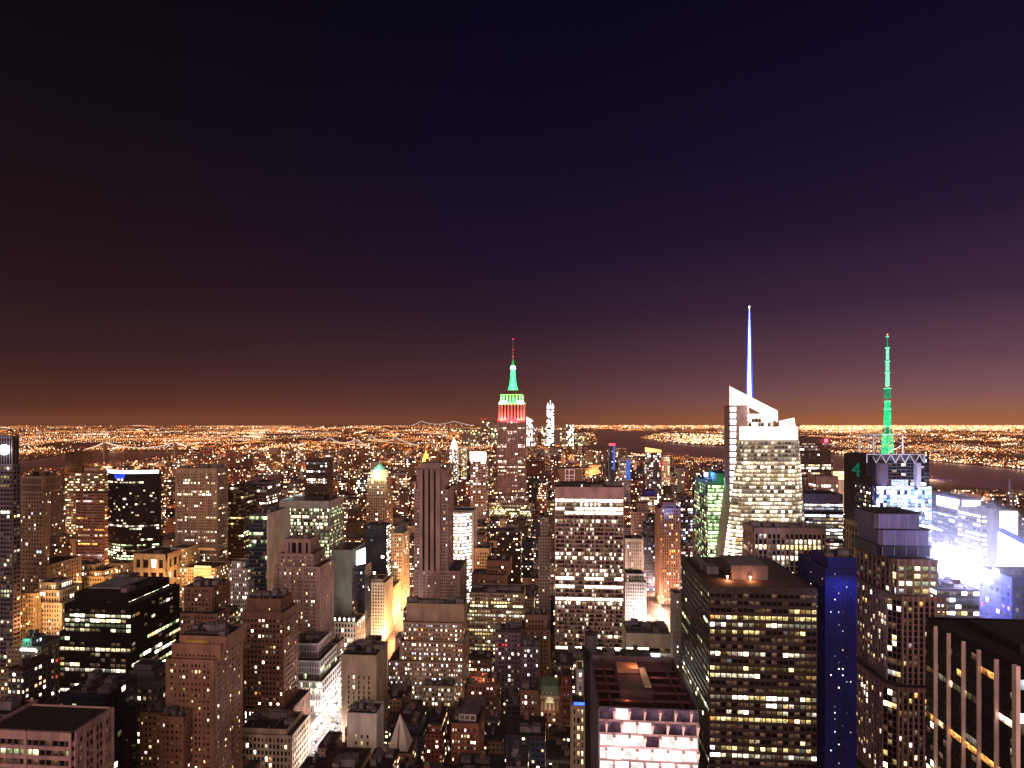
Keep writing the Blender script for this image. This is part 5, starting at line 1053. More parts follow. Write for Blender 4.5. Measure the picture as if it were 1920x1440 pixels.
# ---- bridges
def bridge(label, t, pl, pr, ptop, pdeck, p0, p1, col, s, tw, cw, sag=.1, t2=None, blue=0):
    Ya, Yb_ = TY(pl, t), TY(pr, t2 or t); ta, tb = Vector((XW(pl, Ya), Ya, 0)), Vector((XW(pr, Yb_), Yb_, 0)); u = (tb-ta).normalized()
    zt, zd = ZW(pl, ptop, Ya), max(20, ZW(pl, pdeck, Ya)); L = (tb-ta).length
    e0 = ta-u*(L*(pl-p0)/(pr-pl)); e1 = tb+u*(L*(p1-pr)/(pr-pl))
    root = empty('suspension_bridge', (ta.x, ta.y, 0), label, 'bridge', 'suspension bridges'); n = Vector((-u.y, u.x, 0))*cw*2.2
    up = Vector((0, 0, 1))
    for p in (ta, tb):
        b = MB()
        for sg in (-1, 1): b.bar(p+n*sg, p+n*sg+up*zt, tw)
        for f in (.62, .98): b.bar(p-n+up*(zt*f), p+n+up*(zt*f), tw*.7)
        b.build('tower', bsdf_mat('bridge_steel', (.3, .24, .22)), root)
    b = MB(); b.bar(e0+up*zd, e1+up*zd, cw*4, cw*.9); b.build('deck', bsdf_mat('bridge_deck', (.18, .14, .13)), root)
    b = MB(); N = int((e1-e0).length/(cw*9))
    for i in range(N): p = e0+(e1-e0)*(i+.5)/N+up*(zd+cw*.8); b.box(p.x-cw*.7, p.x+cw*.7, p.y-cw*.7, p.y+cw*.7, p.z, p.z+cw)
    b.build('deck_lamp', emis('deck_orange', (1, .55, .22), 3, 0), root, kind='stuff')
    for sg in (-1, 1):
        b = MB()
        def cable(a, za, c, zc, low, n_=18):
            q = None
            for i in range(n_+1):
                f = i/n_; z = za*(1-f)+zc*f-(low*4*f*(1-f)); p = a+(c-a)*f+n*sg+up*z
                if q is not None: b.bar(q, p, cw)
                q = p
        cable(ta, zt, tb, zt, zt-zd-cw*3); cable(e0, zd+2, ta, zt, (zt-zd)*sag); cable(ta*0+tb, zt, e1, zd+2, (zt-zd)*sag)
        b.build('cable', emis('cable_%d_%d' % (blue, s*10), col, s, 0), root)
bridge('long lit suspension bridge over the left river with white beaded cables', 3700, 197, 329, 829, 843, 160, 371, (1, .72, .55), 1.1, 9, 3.6)
bridge('slender suspension bridge on the horizon, left of the tall red and green tower', 15500, 790, 851, 789.5, 798.5, 770, 890, (.95, .75, .7), .75, 22, 16, t2=15500)
bridge('small lit suspension bridge among the far lights, left one of the pair in mid distance', 5600, 618, 668, 820, 830, 603, 688, (1, .66, .45), .7, 8, 4, t2=5000)
bridge('small lit suspension bridge among the far lights, right one of the pair in mid distance', 6000, 697, 742, 817, 827, 688, 775, (1, .66, .45), .7, 8, 4, t2=5400)

# ================================================================== ground, water, roads
def sheet(name, poly, z, mat, kind='structure'):
    b = MB(); b.face([(x, y, z) for x, y in poly]); o = b.build(name, mat); o['kind'] = kind; return o
sheet('ground', [(-42000, -900), (42000, -900), (42000, 25000), (-42000, 25000)], 0, bsdf_mat('ground_dark', (.05, .032, .028), rough=.9, noise=.6, nscale=.004))
hb_ = MB(); rh = random.Random(4)
for i in range(70):
    x = -24000+i*700+rh.uniform(-200, 200); w = rh.uniform(500, 1600); h_ = rh.uniform(12, 60) if x > -9000 else rh.uniform(8, 45); y = rh.uniform(22000, 24000)
    hb_.hexa([(x-w, y, 0), (x+w, y, 0), (x+w, y+700, 0), (x-w, y+700, 0), (x-w*.3, y+150, h_), (x+w*.35, y+150, h_*.8), (x+w*.3, y+500, h_*.8), (x-w*.3, y+500, h_)])
tag(hb_.build('hills', bsdf_mat('ground_dark', (.05, .032, .028))), kind='structure')
wm_ = bsdf_mat('river_water', (.045, .032, .11), rough=.22, noise=.3, nscale=.002, spec=.12)
t_ = wm_.node_tree; nz = nd(t_, 'ShaderNodeTexNoise'); nz.inputs['Scale'].default_value = .05; nz.inputs['Detail'].default_value = 4
g_ = nd(t_, 'ShaderNodeNewGeometry'); t_.links.new(g_.outputs['Position'], nz.inputs['Vector']); bp = nd(t_, 'ShaderNodeBump'); bp.inputs['Strength'].default_value = .25; bp.inputs['Distance'].default_value = 1.5
t_.links.new(nz.outputs[0], bp.inputs['Height']); t_.links.new(bp.outputs[0], t_.nodes['Principled BSDF'].inputs['Normal'])
HUD = [(1110, 808), (1268, 808), (1236, 814), (1196, 821), (1240, 829), (1300, 834), (1370, 838), (1430, 842), (1500, 847), (1580, 853), (1650, 858), (1745, 865), (1840, 874), (1990, 888), (1990, 938), (1840, 915), (1745, 898), (1640, 886), (1500, 874), (1366, 866), (1250, 853), (1150, 842), (1122, 832)]
EAS = [(-140, 872), (40, 866), (160, 849), (230, 846), (330, 847), (372, 848), (330, 856), (262, 868), (200, 872), (60, 888), (-140, 905)]
HUDW = [GP(*p) for p in HUD]; EASW = [GP(*p) for p in EAS]
sheet('river', HUDW, .3, wm_); sheet('river', EASW, .3, wm_)
def inside(p, poly):
    x, y = p; c = False; j = len(poly)-1
    for i in range(len(poly)):
        xi, yi = poly[i]; xj, yj = poly[j]
        if (yi > y) != (yj > y) and x < (xj-xi)*(y-yi)/(yj-yi)+xi: c = not c
        j = i
    return c
asph = bsdf_mat('asphalt', (.06, .058, .06), rough=.6, noise=.3, nscale=.4); pave = bsdf_mat('pavement', (.2, .19, .18), rough=.8, nscale=.5)
lane = bsdf_mat('lane_paint', (.75, .74, .7), rough=.6)
R5 = (-203, -176); R6 = (84, 110)
for nm, (a, b_), y0_, y1_ in (('avenue', R5, 300, 1700), ('avenue', R6, 560, 1700)):
    sheet(nm, [(a, y0_), (b_, y0_), (b_, y1_), (a, y1_)], .01, asph)
    for (c, d_) in ((a-4, a), (b_, b_+4)):
        m = MB(); m.box(c, d_, y0_, y1_, .002, .14); tag(m.build('pavement', pave), kind='structure')
    m = MB()
    for k in range(1, 4):
        x = a+(b_-a)*k/4; y = y0_
        while y < y0_+500: m.face([(x-.12, y, .016), (x+.12, y, .016), (x+.12, y+3, .016), (x-.12, y+3, .016)]); y += 9
    tag(m.build('lane_marking', lane), kind='structure')
for i in range(13):
    y = 318+80*i; sheet('cross_street', [(-700, y), (-207.2, y), (-207.2, y+11), (-700, y+11)], .006, asph)
BW = [(128, 690), (150, 690), (186, 960), (166, 960)]
sheet('diagonal_road', BW, .012, asph)
sheet('plaza', [(112, 640), (127.5, 640), (127.5, 760), (112, 760)], .02, pave)

def car(x, y, rz, col, lab, grp, away):
    r = empty('parked_car' if False else 'car', (x, y, 0), lab, 'car', grp)
    mt = bsdf_mat('paint_'+col, dict(white=(.6, .6, .6), yellow=(.7, .42, .04), black=(.02, .02, .025), red=(.35, .03, .03))[col], rough=.3)
    b = MB(); b.hexa([(x-.9, y-2.3, .35), (x+.9, y-2.3, .35), (x+.9, y+2.3, .35), (x-.9, y+2.3, .35), (x-.86, y-2.2, .95), (x+.86, y-2.2, .95), (x+.86, y+2.2, .95), (x-.86, y+2.2, .95)])
    b.hexa([(x-.82, y-1.3, .95), (x+.82, y-1.3, .95), (x+.82, y+1.5, .95), (x-.82, y+1.5, .95), (x-.65, y-.8, 1.48), (x+.65, y-.8, 1.48), (x+.65, y+1.0, 1.48), (x-.65, y+1.0, 1.48)]); b.build('body', mt, r)
    for sx in (-.85, .85):
        for sy in (-1.4, 1.4):
            b = MB(); pts = [(y+sy+.33*math.cos(a*math.pi/6), .34+.33*math.sin(a*math.pi/6)) for a in range(12)]
            b.v = [(x+sx-.1, p, q) for p, q in pts]+[(x+sx+.1, p, q) for p, q in pts]; b.f = [tuple(range(11, -1, -1)), tuple(range(12, 24))]+[(j, (j+1) % 12, 12+(j+1) % 12, 12+j) for j in range(12)]; b.m = [0]*14; b.w = [b.cw]*14; b.p = [b.cp]*14; b.build('wheel', wall('dark'), r)
    for sx in (-.6, .6):
        b = MB(); b.box(x+sx-.2, x+sx+.2, y-2.36, y-2.2, .6, .85); b.build('tail_light' if away else 'headlight', emis('tail', (1, .05, .02), 8, 0) if away else emis('head', (1, .95, .85), 30, 0), r)
    return r
# street lamps and cars where the avenue is open to view
def street_lamp(x, y, side, lab, col, e, grp, light=True):
    r = empty('street_lamp', (x, y, 0), lab, 'street lamp', grp)
    b = MB(); b.cyl(x, y, .1, 9, .16, .1, 8); b.bar((x, y, 8.9), (x+2.6*side, y, 9.4), .14); b.build('post', wall('dark'), r)
    b = MB(); b.box(x+2.0*side-.5, x+2.6*side+.5, y-.35, y+.35, 9.1, 9.4); b.build('lamp_head', emis('lamp_'+('w' if col[2] > .5 else 'o'), col, 12, 0), r)
    if light: plight('lamp_light', x+2.4*side, y, 8.6, col, e, .4, r)
for i in range(9):
    y = 412+i*17
    for sd, xx in ((1, R5[0]-1.2), (-1, R5[1]+1.2)):
        street_lamp(xx, y, sd, 'white street lamp above the brightly lit avenue at bottom, left kerb' if sd > 0 else 'white street lamp above the brightly lit avenue at bottom, right kerb', (1, .84, .78), 26000, 'street lamps on the left kerb of the bright avenue' if sd > 0 else 'street lamps on the right kerb of the bright avenue')
for i in range(9):
    y = 600+i*36; street_lamp(R5[0]-1.2, y, 1, 'warm street lamp farther down the bright avenue, beyond the beige slot-window tower', (1, .60, .32), 26000, 'street lamps farther down the bright avenue')
for i in range(8):
    f = i/7; x = 139+f*37; y = 700+f*250; street_lamp(x-10, y, 1, 'street lamp along the blazing diagonal road right of the seven-bay slab', (1, .58, .40), 260000, 'street lamps along the diagonal road')
for i in range(10):
    y = 712+i*24; f = (y-700)/250; cc = ('white', 'yellow', 'red')[i % 3]
    car(145+f*34+(i % 2)*5, y, 0, cc, cc+' car on the blazing diagonal road right of the seven-bay slab', cc+' cars on the diagonal road', i % 2 == 0)
for k, xx in enumerate((-420, -640, -880, 97, 410)):
    for i in range(9):
        y = 560+i*120
        if any(b_[0]-2 < xx < b_[1]+2 and b_[2]-2 < y < b_[3]+2 for h in HEROES for b_ in h[6]): continue
        street_lamp(xx, y, 1, 'orange street lamp in a deep gap between far mid-city blocks', (1, .42, .14) if xx < 0 else (1, .5, .32), 30000, 'orange street lamps between the far blocks')
plight('street_light', 108, 690, 22, (1, .74, .70), 110000, 2)
rng = random.Random(3)
for i in range(48):
    ln = i % 4; x = R5[0]+3.6+ln*6.6; y = 414+(i//4)*10.5+rng.uniform(-4, 4); c = rng.choice(['white', 'yellow', 'yellow', 'black'])
    car(x, y, 0, c, '%s car in the dense headlight stream on the brightly lit avenue at bottom' % c, '%s cars on the bright avenue' % c, False)

# ================================================================== procedural city fabric
def citymat():
    m = bpy.data.materials.new('city_facade'); m.use_nodes = True; t = m.node_tree; b = t.nodes['Principled BSDF']
    g = nd(t, 'ShaderNodeNewGeometry'); P = nd(t, 'ShaderNodeSeparateXYZ'); t.links.new(g.outputs['Position'], P.inputs[0]); N = nd(t, 'ShaderNodeSeparateXYZ'); t.links.new(g.outputs['True Normal'], N.inputs[0])
    aw = nd(t, 'ShaderNodeAttribute', attribute_name='wallc'); ap = nd(t, 'ShaderNodeAttribute', attribute_name='par'); Q = nd(t, 'ShaderNodeSeparateColor'); t.links.new(ap.outputs['Color'], Q.inputs[0])
    ax = mth(t, 'ABSOLUTE', N.outputs[0]); az_ = mth(t, 'ABSOLUTE', N.outputs[2]); sx = mth(t, 'GREATER_THAN', ax, .5); side = mth(t, 'LESS_THAN', az_, .5)
    u = mth(t, 'ADD', mth(t, 'MULTIPLY', sx, P.outputs[1]), mth(t, 'MULTIPLY', mth(t, 'SUBTRACT', 1, sx), P.outputs[0]))
    bid = Q.outputs[0]; cs = mth(t, 'MULTIPLY', Q.outputs[2], 20)
    uu = mth(t, 'ADD', mth(t, 'DIVIDE', u, cs), mth(t, 'MULTIPLY', bid, 37.3)); zz = mth(t, 'ADD', mth(t, 'DIVIDE', P.outputs[2], mth(t, 'MULTIPLY', cs, 1.2)), mth(t, 'MULTIPLY', bid, 11.1))
    fu, fz = mth(t, 'FRACT', uu), mth(t, 'FRACT', zz); iu, iz = mth(t, 'FLOOR', uu), mth(t, 'FLOOR', zz)
    mk = mth(t, 'MULTIPLY', mth(t, 'MULTIPLY', mth(t, 'GREATER_THAN', fu, .27), mth(t, 'LESS_THAN', fu, .77)), mth(t, 'MULTIPLY', mth(t, 'GREATER_THAN', fz, .28), mth(t, 'LESS_THAN', fz, .74)))
    mk = mth(t, 'MULTIPLY', mk, side)
    def wn(a, b_, c):
        v = nd(t, 'ShaderNodeCombineXYZ')
        for i, q in enumerate((a, b_, c)): t.links.new(q, v.inputs[i])
        w = nd(t, 'ShaderNodeTexWhiteNoise', noise_dimensions='3D'); t.links.new(v.outputs[0], w.inputs['Vector']); return w
    k3 = mth(t, 'ADD', mth(t, 'MULTIPLY', bid, 517), mth(t, 'MULTIPLY', sx, 9.5))
    w1 = wn(iu, iz, k3); w2 = wn(mth(t, 'MULTIPLY', bid, 91), iz, k3)
    pr = mth(t, 'MULTIPLY', Q.outputs[1], mth(t, 'ADD', .4, mth(t, 'MULTIPLY', mth(t, 'POWER', w2.outputs['Value'], 3), 2.6)))
    on = mth(t, 'MULTIPLY', mk, mth(t, 'LESS_THAN', w1.outputs['Value'], pr))
    sc_ = nd(t, 'ShaderNodeSeparateColor'); t.links.new(w1.outputs['Color'], sc_.inputs[0])
    st = mth(t, 'MULTIPLY', on, mth(t, 'ADD', .25, mth(t, 'MULTIPLY', mth(t, 'POWER', sc_.outputs[1], 3), 12)))
    cr = nd(t, 'ShaderNodeValToRGB'); e = cr.color_ramp.elements; e[0].position = 0; e[0].color = (1, .36, .10, 1); e[1].position = 1; e[1].color = (.85, .92, 1, 1)
    for p, c in ((.25, (1, .55, .25, 1)), (.55, (1, .78, .48, 1)), (.85, (1, .88, .74, 1))): q = e.new(p); q.color = c
    t.links.new(mth(t, 'ADD', mth(t, 'MULTIPLY', sc_.outputs[2], .75), mth(t, 'MULTIPLY', bid, .25)), cr.inputs[0])
    t.links.new(cr.outputs[0], b.inputs['Emission Color']); t.links.new(st, b.inputs['Emission Strength'])
    no = nd(t, 'ShaderNodeTexNoise'); no.inputs['Scale'].default_value = .08; t.links.new(g.outputs['Position'], no.inputs['Vector'])
    ml = mth(t, 'MULTIPLY', mth(t, 'ADD', .55, mth(t, 'MULTIPLY', no.outputs[0], .9)), mth(t, 'SUBTRACT', 1, mth(t, 'MULTIPLY', mk, .85)))
    rf = mth(t, 'ADD', mth(t, 'MULTIPLY', side, 1), mth(t, 'MULTIPLY', mth(t, 'SUBTRACT', 1, side), .28))
    h = nd(t, 'ShaderNodeVectorMath', operation='SCALE'); t.links.new(aw.outputs['Color'], h.inputs[0]); t.links.new(mth(t, 'MULTIPLY', ml, rf), h.inputs['Scale'])
    t.links.new(h.outputs[0], b.inputs['Base Color']); b.inputs['Roughness'].default_value = .8; b.inputs['Specular IOR Level'].default_value = .2
    m.cycles.emission_sampling = 'NONE'; return m
CM = citymat()
TONE = [('brown', (.14, .085, .065)), ('tan', (.24, .18, .13)), ('grey', (.15, .14, .145)), ('dark', (.035, .03, .035)), ('red brick', (.17, .06, .045)), ('pale', (.32, .27, .23)), ('dark blue', (.03, .04, .08)), ('plum', (.10, .065, .08))]
rng = random.Random(2024)
hb = [b for h in HEROES for b in h[6]]
cand = []
BIGH = ('the huge dark yellow-windowed tower', 'the deep blue tower', 'the stone-piered tower')
def capz(l, r, t, z, y1):
    """keep a filler low enough not to hide the part of a named building that the photo shows"""
    for h in HEROES:
        if h[5] > t and l < h[2]-1 and r > h[1]+1:
            z = min(z, CAMZ-(h[4]-LY)/F*(t+(45 if h[0] in BIGH else 6)))
    for a, b_, v in ((1745, 1990, 918), (1560, 1600, 884), (1120, 1180, 846), (1180, 1260, 855), (1260, 1370, 868), (20, 122, 892), (152, 262, 874), (262, 335, 862)):
        if l < b_-2 and r > a+2: z = min(z, CAMZ-(v-LY)/F*(t+10))
    return z
Y = 332
while Y < 4300:
    for row in (0, 1):
        y0_ = Y+row*31+1; ylen = 28
        x = -2400
        while x < 2900:
            w = rng.choice((14, 18, 22, 26, 32)) if Y < 1500 else rng.choice((22, 30, 40, 55))
            xa, xb = x, x+w; x += w+rng.choice((.6, .6, 1.2, 2))
            if any(abs((xa+xb)/2-a) < 14+w/2 for a in ((-190), 97, -420, -640, 410, 680, -880, -1130, 960, 1240, 1500)): continue
            sx0, _, t0 = scr((xa+xb)/2, y0_, 0)
            if t0 < 300 or sx0 < -60 or sx0 > 1985: continue
            if 640 < y0_ < 1000 and 104 < xb and xa < 200: continue
            if inside(((xa+xb)/2, y0_+14), HUDW) or inside(((xa+xb)/2, y0_+14), EASW): continue
            if inside((xa, y0_+28), HUDW) or inside((xb, y0_+28), HUDW) or inside((xa, y0_), EASW) or inside((xb, y0_), EASW): continue
            dd = ylen-rng.choice((0, 0, 3, 6))
            if any(xa < b[1]+1.5 and xb > b[0]-1.5 and y0_ < b[3]+1.5 and y0_+dd > b[2]-1.5 for b in hb): continue
            mean = 42 if Y < 1300 else (34 if Y < 2000 else 22)
            if abs(xa) > 900: mean *= .6
            hgt = mean*math.exp(rng.gauss(0, .5))
            if rng.random() < .05 and Y < 3400: hgt += rng.uniform(25, 70)
            hgt = min(hgt, 150)
            l, _, ta = scr(xa, y0_, 0); r, _, _ = scr(xb, y0_, 0); l2 = scr(xa, y0_+dd, 0)[0]; r2 = scr(xb, y0_+dd, 0)[0]
            L_, R_ = min(l, l2), max(r, r2); hgt = capz(L_, R_, ta, hgt, y0_)
            if hgt < 7: continue
            cand.append([xa, xb, y0_, y0_+dd, hgt, L_, R_, ta])
    Y += 80
# small infill blocks close to the viewer
rg = random.Random(808)
for s_ in range(9000):
    t = rg.uniform(320, 680); px = rg.uniform(-40, 1960); Yc_ = TY(px, t); xc_ = XW(px, Yc_); w = rg.uniform(10, 22); dd = rg.uniform(10, 22)
    xa, xb, ya, yb = xc_-w/2, xc_+w/2, Yc_-dd/2, Yc_+dd/2
    if any(xa < q+13 and xb > q-13 for q in (-190,)) or (xa < 112 and xb > 82 and yb > 560) or (xb > 104 and xa < 200 and yb > 635): continue
    if any(xa < b_[1]+1 and xb > b_[0]-1 and ya < b_[3]+1 and yb > b_[2]-1 for b_ in hb): continue
    if any(xa < c[1]+.5 and xb > c[0]-.5 and ya < c[3]+.5 and yb > c[2]-.5 for c in cand if c[7] < 760): continue
    l, _, ta = scr(xa, ya, 0); r, _, _ = scr(xb, ya, 0); l2 = scr(xa, yb, 0)[0]; r2 = scr(xb, yb, 0)[0]; hgt = capz(min(l, l2), max(r, r2), ta, rg.uniform(9, 40), ya)
    if hgt >= 5: cand.append([xa, xb, ya, yb, hgt, min(l, l2), max(r, r2), ta])
# what can be seen: a coarse depth buffer
ZB = np.full((384, 512), 1e9); ID = np.full((384, 512), -1, int)
def fill(l, r, t_, b_, d_, i):
    x0_, x1_ = max(0, int(l/3.75)), min(512, int(math.ceil(r/3.75))); y0_, y1_ = max(0, int(t_/3.75)), min(384, int(math.ceil(b_/3.75)))
    if x1_ <= x0_ or y1_ <= y0_: return
    s_ = ZB[y0_:y1_, x0_:x1_]; m_ = s_ > d_; s_[m_] = d_; ID[y0_:y1_, x0_:x1_][m_] = i
for h in HEROES:
    for b_ in h[6]:
        q = [scr(x_, y_, b_[5]) for x_ in b_[:2] for y_ in b_[2:4]]; fill(min(p[0] for p in q), max(p[0] for p in q), min(p[1] for p in q), LY+F*(CAMZ-b_[4])/q[0][2], q[0][2], -2)
for i, c in enumerate(cand):
    q0 = scr(c[0], c[2], c[4]); q1 = scr(c[0], c[3], c[4]); fill(c[5], c[6], q1[1], LY+F*CAMZ/q0[2], c[7], i)
cnt = np.bincount(ID[ID >= 0], minlength=len(cand))
order = np.argsort(-cnt); pick = [int(i) for i in order[:285] if cnt[i] >= 4]; ps = set(pick)
used = {h[0]: h for h in HEROES}; labels = set()
def wc(rng): n, c = rng.choice(TONE); k = rng.uniform(.8, 1.25); return n, tuple(v*k for v in c)+(1,)
def body(b, c, rng, det=True):
    xa, xb, y0_, y1_, hg = c[:5]; t = c[7]
    if det and hg > 30 and rng.random() < .5:
        k = rng.uniform(.62, .85); i_ = min(3, (xb-xa)*.15)
        b.box(xa, xb, y0_, y1_, 0, hg*k); b.box(xa+i_, xb-i_, y0_+i_, y1_-i_*.5, hg*k, hg)
        top = (xa+i_, xb-i_, y0_+i_, y1_-i_*.5)
    else: b.box(xa, xb, y0_, y1_, 0, hg); top = (xa, xb, y0_, y1_)
    return top
for i in pick:
    c = cand[i]; rg = random.Random(i*13+5); n, col = wc(rg); xa, xb, y0_, y1_, hg, l, r, t = c
    lp = rg.choice((.08, .18, .26, .38, .5)); cs = 3.1 if t < 900 else max(3.1, t/290)
    px, py = (l+r)/2, scr((xa+xb)/2, y0_, hg)[1]; best = None
    near = sorted(HEROES, key=lambda h: (max(h[1]-px, px-h[2], 0))**2+(max(h[3]-py, py-h[4], 0)*1.2)**2+(6 if len(h[0]) > 34 else 0))
    size = 'low' if hg < 24 else ('mid-height' if hg < 50 else 'tall'); wid = 'narrow' if xb-xa < 19 else ('wide' if xb-xa > 30 else '')
    lit = 'nearly unlit' if lp < .1 else ('sparsely lit' if lp < .2 else ('half lit' if lp < .4 else 'brightly lit'))
    lab = None
    for h in near[:7]:
        if px < h[1]: rel = 'left of'
        elif px > h[2]: rel = 'right of'
        elif h[5] < t: rel = 'showing above' if py < h[3]+30 else 'behind'
        else: rel = 'in front of'
        for pre in ('', ) :
            s_ = ' '.join(w for w in (size, wid, n, 'building,', lit+',', rel, h[0]) if w)
            if s_ not in labels: lab = s_; break
        if lab: break
    if not lab: lab = s_+' at its %s side' % ('left' if px < (h[1]+h[2])/2 else 'right')
    k = 2
    while lab in labels: lab = s_+', number %s in depth' % ['two', 'three', 'four', 'five', 'six', 'seven'][k-2]; k += 1
    labels.add(lab)
    b = MB(); b.cw = col; b.cp = (rg.random(), lp, cs/20, 1)
    root = empty('apartment_block' if hg < 45 else 'office_block', ((xa+xb)/2, (y0_+y1_)/2, 0), lab, 'building', 'ordinary blocks between the towers')
    top = body(b, c, rg); b.build('wall', CM, root, attrs=True)
    a0, a1, a2, a3 = top; b = MB(); b.box(a0+.4, a1-.4, a2+.4, a3-.4, hg-.2, hg+.05)
    for q in ((a0-.1, a1+.1, a2-.1, a2+.3), (a0-.1, a1+.1, a3-.3, a3+.1), (a0-.1, a0+.3, a2+.31, a3-.31), (a1-.3, a1+.1, a2+.31, a3-.31)): b.box(*q, hg-.9, hg+.8)
    ro = b.build('roof', roofm(rg.choice(('roof', 'roof', 'roofgrey', 'roofred'))), root)
    if t < 1300:
        for q in range(rg.randint(1, 3)):
            w = rg.uniform(.14, .34)*(a1-a0); d_ = rg.uniform(.15, .4)*(a3-a2); cx = rg.uniform(a0+w/2+1, a1-w/2-1); cy_ = rg.uniform(a2+d_/2+1, a3-d_/2-1); h_ = rg.uniform(1.8, 5)
            b = MB(); b.box(cx-w/2, cx+w/2, cy_-d_/2, cy_+d_/2, hg+.05, hg+h_); b.box(cx-w/2-.2, cx+w/2+.2, cy_-d_/2-.2, cy_+d_/2+.2, hg+h_, hg+h_+.3); b.build('roof_unit', roofm('unit'), root).parent = ro
b = MB(); rg = random.Random(77)
for i, c in enumerate(cand):
    if i in ps or (c[7] < 1000 and cnt[i] == 0): continue
    n, col = wc(rg); b.cw = col; b.cp = (rg.random(), rg.choice((.08, .16, .26, .4)), max(3.1, c[7]/270)/20, 1); body(b, c, rg)
o = b.build('distant_blocks', CM, attrs=True); o['kind'] = 'stuff'; tag(o, 'mass of small distant city blocks with scattered lit windows', 'buildings')
# water tanks on roofs
def tank(x, y, z, lab, r=1.9, h=3.6, grp=None, mt='brown'):
    q = empty('water_tank', (x, y, z), lab, 'water tank', grp)
    b = MB()
    for sx, sy in ((-1, -1), (1, -1), (1, 1), (-1, 1)): b.bar((x+sx*r*.6, y+sy*r*.6, z), (x+sx*r*.6, y+sy*r*.6, z+2.4), .2)
    b.box(x-r*.75, x+r*.75, y-r*.75, y+r*.75, z+2.15, z+2.4); b.build('stand', wall('dark'), q)
    b = MB(); b.cyl(x, y, z+2.4, z+2.4+h, r, r*.96, 16); ba = b.build('barrel', wall(mt), q)
    b = MB(); b.cyl(x, y, z+2.4+h, z+2.4+h+1.3, r*1.08, .1, 16); b.build('lid', roofm('unit'), q).parent = ba
k = 0
tl = ['on a dark roof at the very bottom', 'on a low roof among dark blocks']
for i in sorted(pick, key=lambda i: cand[i][7]):
    c = cand[i]
    if c[7] > 700 or k >= 16: continue
    if random.Random(i).random() < .5: continue
    h = min(HEROES, key=lambda h: abs((h[1]+h[2])/2-(c[5]+c[6])/2)+abs(h[4]-scr(c[0], c[2], c[4])[1])*.5)
    tank((c[0]+c[1])/2, c[3]-7, c[4]+.05, 'round wooden water tank on a block near %s' % h[0], grp='water tanks on low roofs' ); k += 1
Yq = TY(1108, 400); xq = XW(1108, Yq)
B = empty('water_tank', (xq, Yq, 0), 'big grey cylindrical tank on a slim dark shaft, in front of the seven-bay slab', 'water tank')
b = MB(); b.box(xq-4.5, xq+4.5, Yq-3, Yq+5, 0, ZW(1108, 1222, Yq)); b.build('shaft', wall('plum'), B)
b = MB(); b.cyl(xq, Yq, ZW(1108, 1222, Yq), ZW(1108, 1188, Yq), 4.3, n=24); b.build('barrel', wall('slate'), B)
b = MB(); b.cyl(xq, Yq, ZW(1108, 1188, Yq), ZW(1108, 1183, Yq), 4.6, 2.2, 24); b.build('roof', roofm('roof'), B)

# ================================================================== far lights to the horizon
def octa(b, x, y, z, s, m):
    k = len(b.v); b.v += [(x-s, y, z), (x, y-s, z), (x+s, y, z), (x, y+s, z), (x, y, z+s), (x, y, z-s*.7)]
    for q in ((0, 1, 4), (1, 2, 4), (2, 3, 4), (3, 0, 4), (1, 0, 5), (2, 1, 5), (3, 2, 5), (0, 3, 5)): b.f.append(tuple(k+i for i in q)); b.m.append(m)
    b.w += [b.cw]*8; b.p += [b.cp]*8
LM = [emis('far_orange', (1, .28, .07), 2.2, 0), emis('far_amber', (1, .46, .16), 2.8, 0), emis('far_white', (1, .74, .50), 3.6, 0), emis('far_red', (1, .10, .05), 1.2, 0), emis('far_dim', (1, .20, .07), .5, 0), emis('far_blue', (.5, .65, 1), 2, 0)]
rg = random.Random(99); b = MB(); nn = 0
def bad(x, y): return inside((x, y), HUDW) or inside((x, y), EASW)
def put(x, y, k, m, z=None):
    global nn
    if y > 24800 or bad(x, y): return
    t = -x*sT+y*cT
    if t < 850: return
    if any(h[5] > 800 and h[6] and h[6][0][0]-4 < x < h[6][0][1]+4 and h[6][0][2]-4 < y < h[6][0][3]+4 for h in HEROES if 0): return
    octa(b, x, y, (z if z is not None else rg.uniform(5, 22)+.0*t), k*t/560*.5, m); nn += 1
from mathutils import noise as mnoise
def dens(px, py):
    if px < 900: d_ = 1.0 if py < 885 else (.6 if py < 905 else .3)
    elif px < 1110: d_ = .55
    elif px < 1360: d_ = .75 if py < 845 else .4
    else: d_ = 1.0 if py < 868 else .5
    x, y = GP(px, py); q = mnoise.noise(Vector((x*.0011, y*.0007, 3.1)))+.6*mnoise.noise(Vector((x*.004, y*.0025, 7.7)))
    return d_*max(.08, min(1.2, .75+1.5*q))
# straight streets as strings of lamps, in a few grid directions
for s_ in range(1700):
    px = rg.uniform(-60, 1980); py = 799+rg.random()**1.35*85
    if rg.random() > dens(px, py): continue
    x, y = GP(px, py); t = -x*sT+y*cT
    a = (.2, 1.0, 2.3, .6)[int(mnoise.noise(Vector((x*.0003, y*.0002, 1)))*6) % 4]+rg.choice((0, math.pi/2))+rg.uniform(-.03, .03); L = t*rg.uniform(.03, .16); stp = t/560*rg.uniform(1.6, 3.2); n = int(L/stp); m = rg.choice((0, 0, 1, 1, 2, 4))
    for i in range(n): put(x+math.cos(a)*stp*i, y+math.sin(a)*stp*i, rg.uniform(.5, 1.0), m)
for s_ in range(21000):
    px = rg.uniform(-60, 1980); py = 798.2+rg.random()**1.1*120
    if rg.random() > dens(px, py): continue
    x, y = GP(px, py); r_ = rg.random(); m = 0 if r_ < .3 else (1 if r_ < .55 else (2 if r_ < .72 else (3 if r_ < .79 else (5 if r_ < .81 else 4))))
    put(x, y, rg.choice((.35, .4, .5, .5, .6, .6, .8, 1.0, 1.5)) if m != 4 else rg.uniform(.8, 2.0), m)
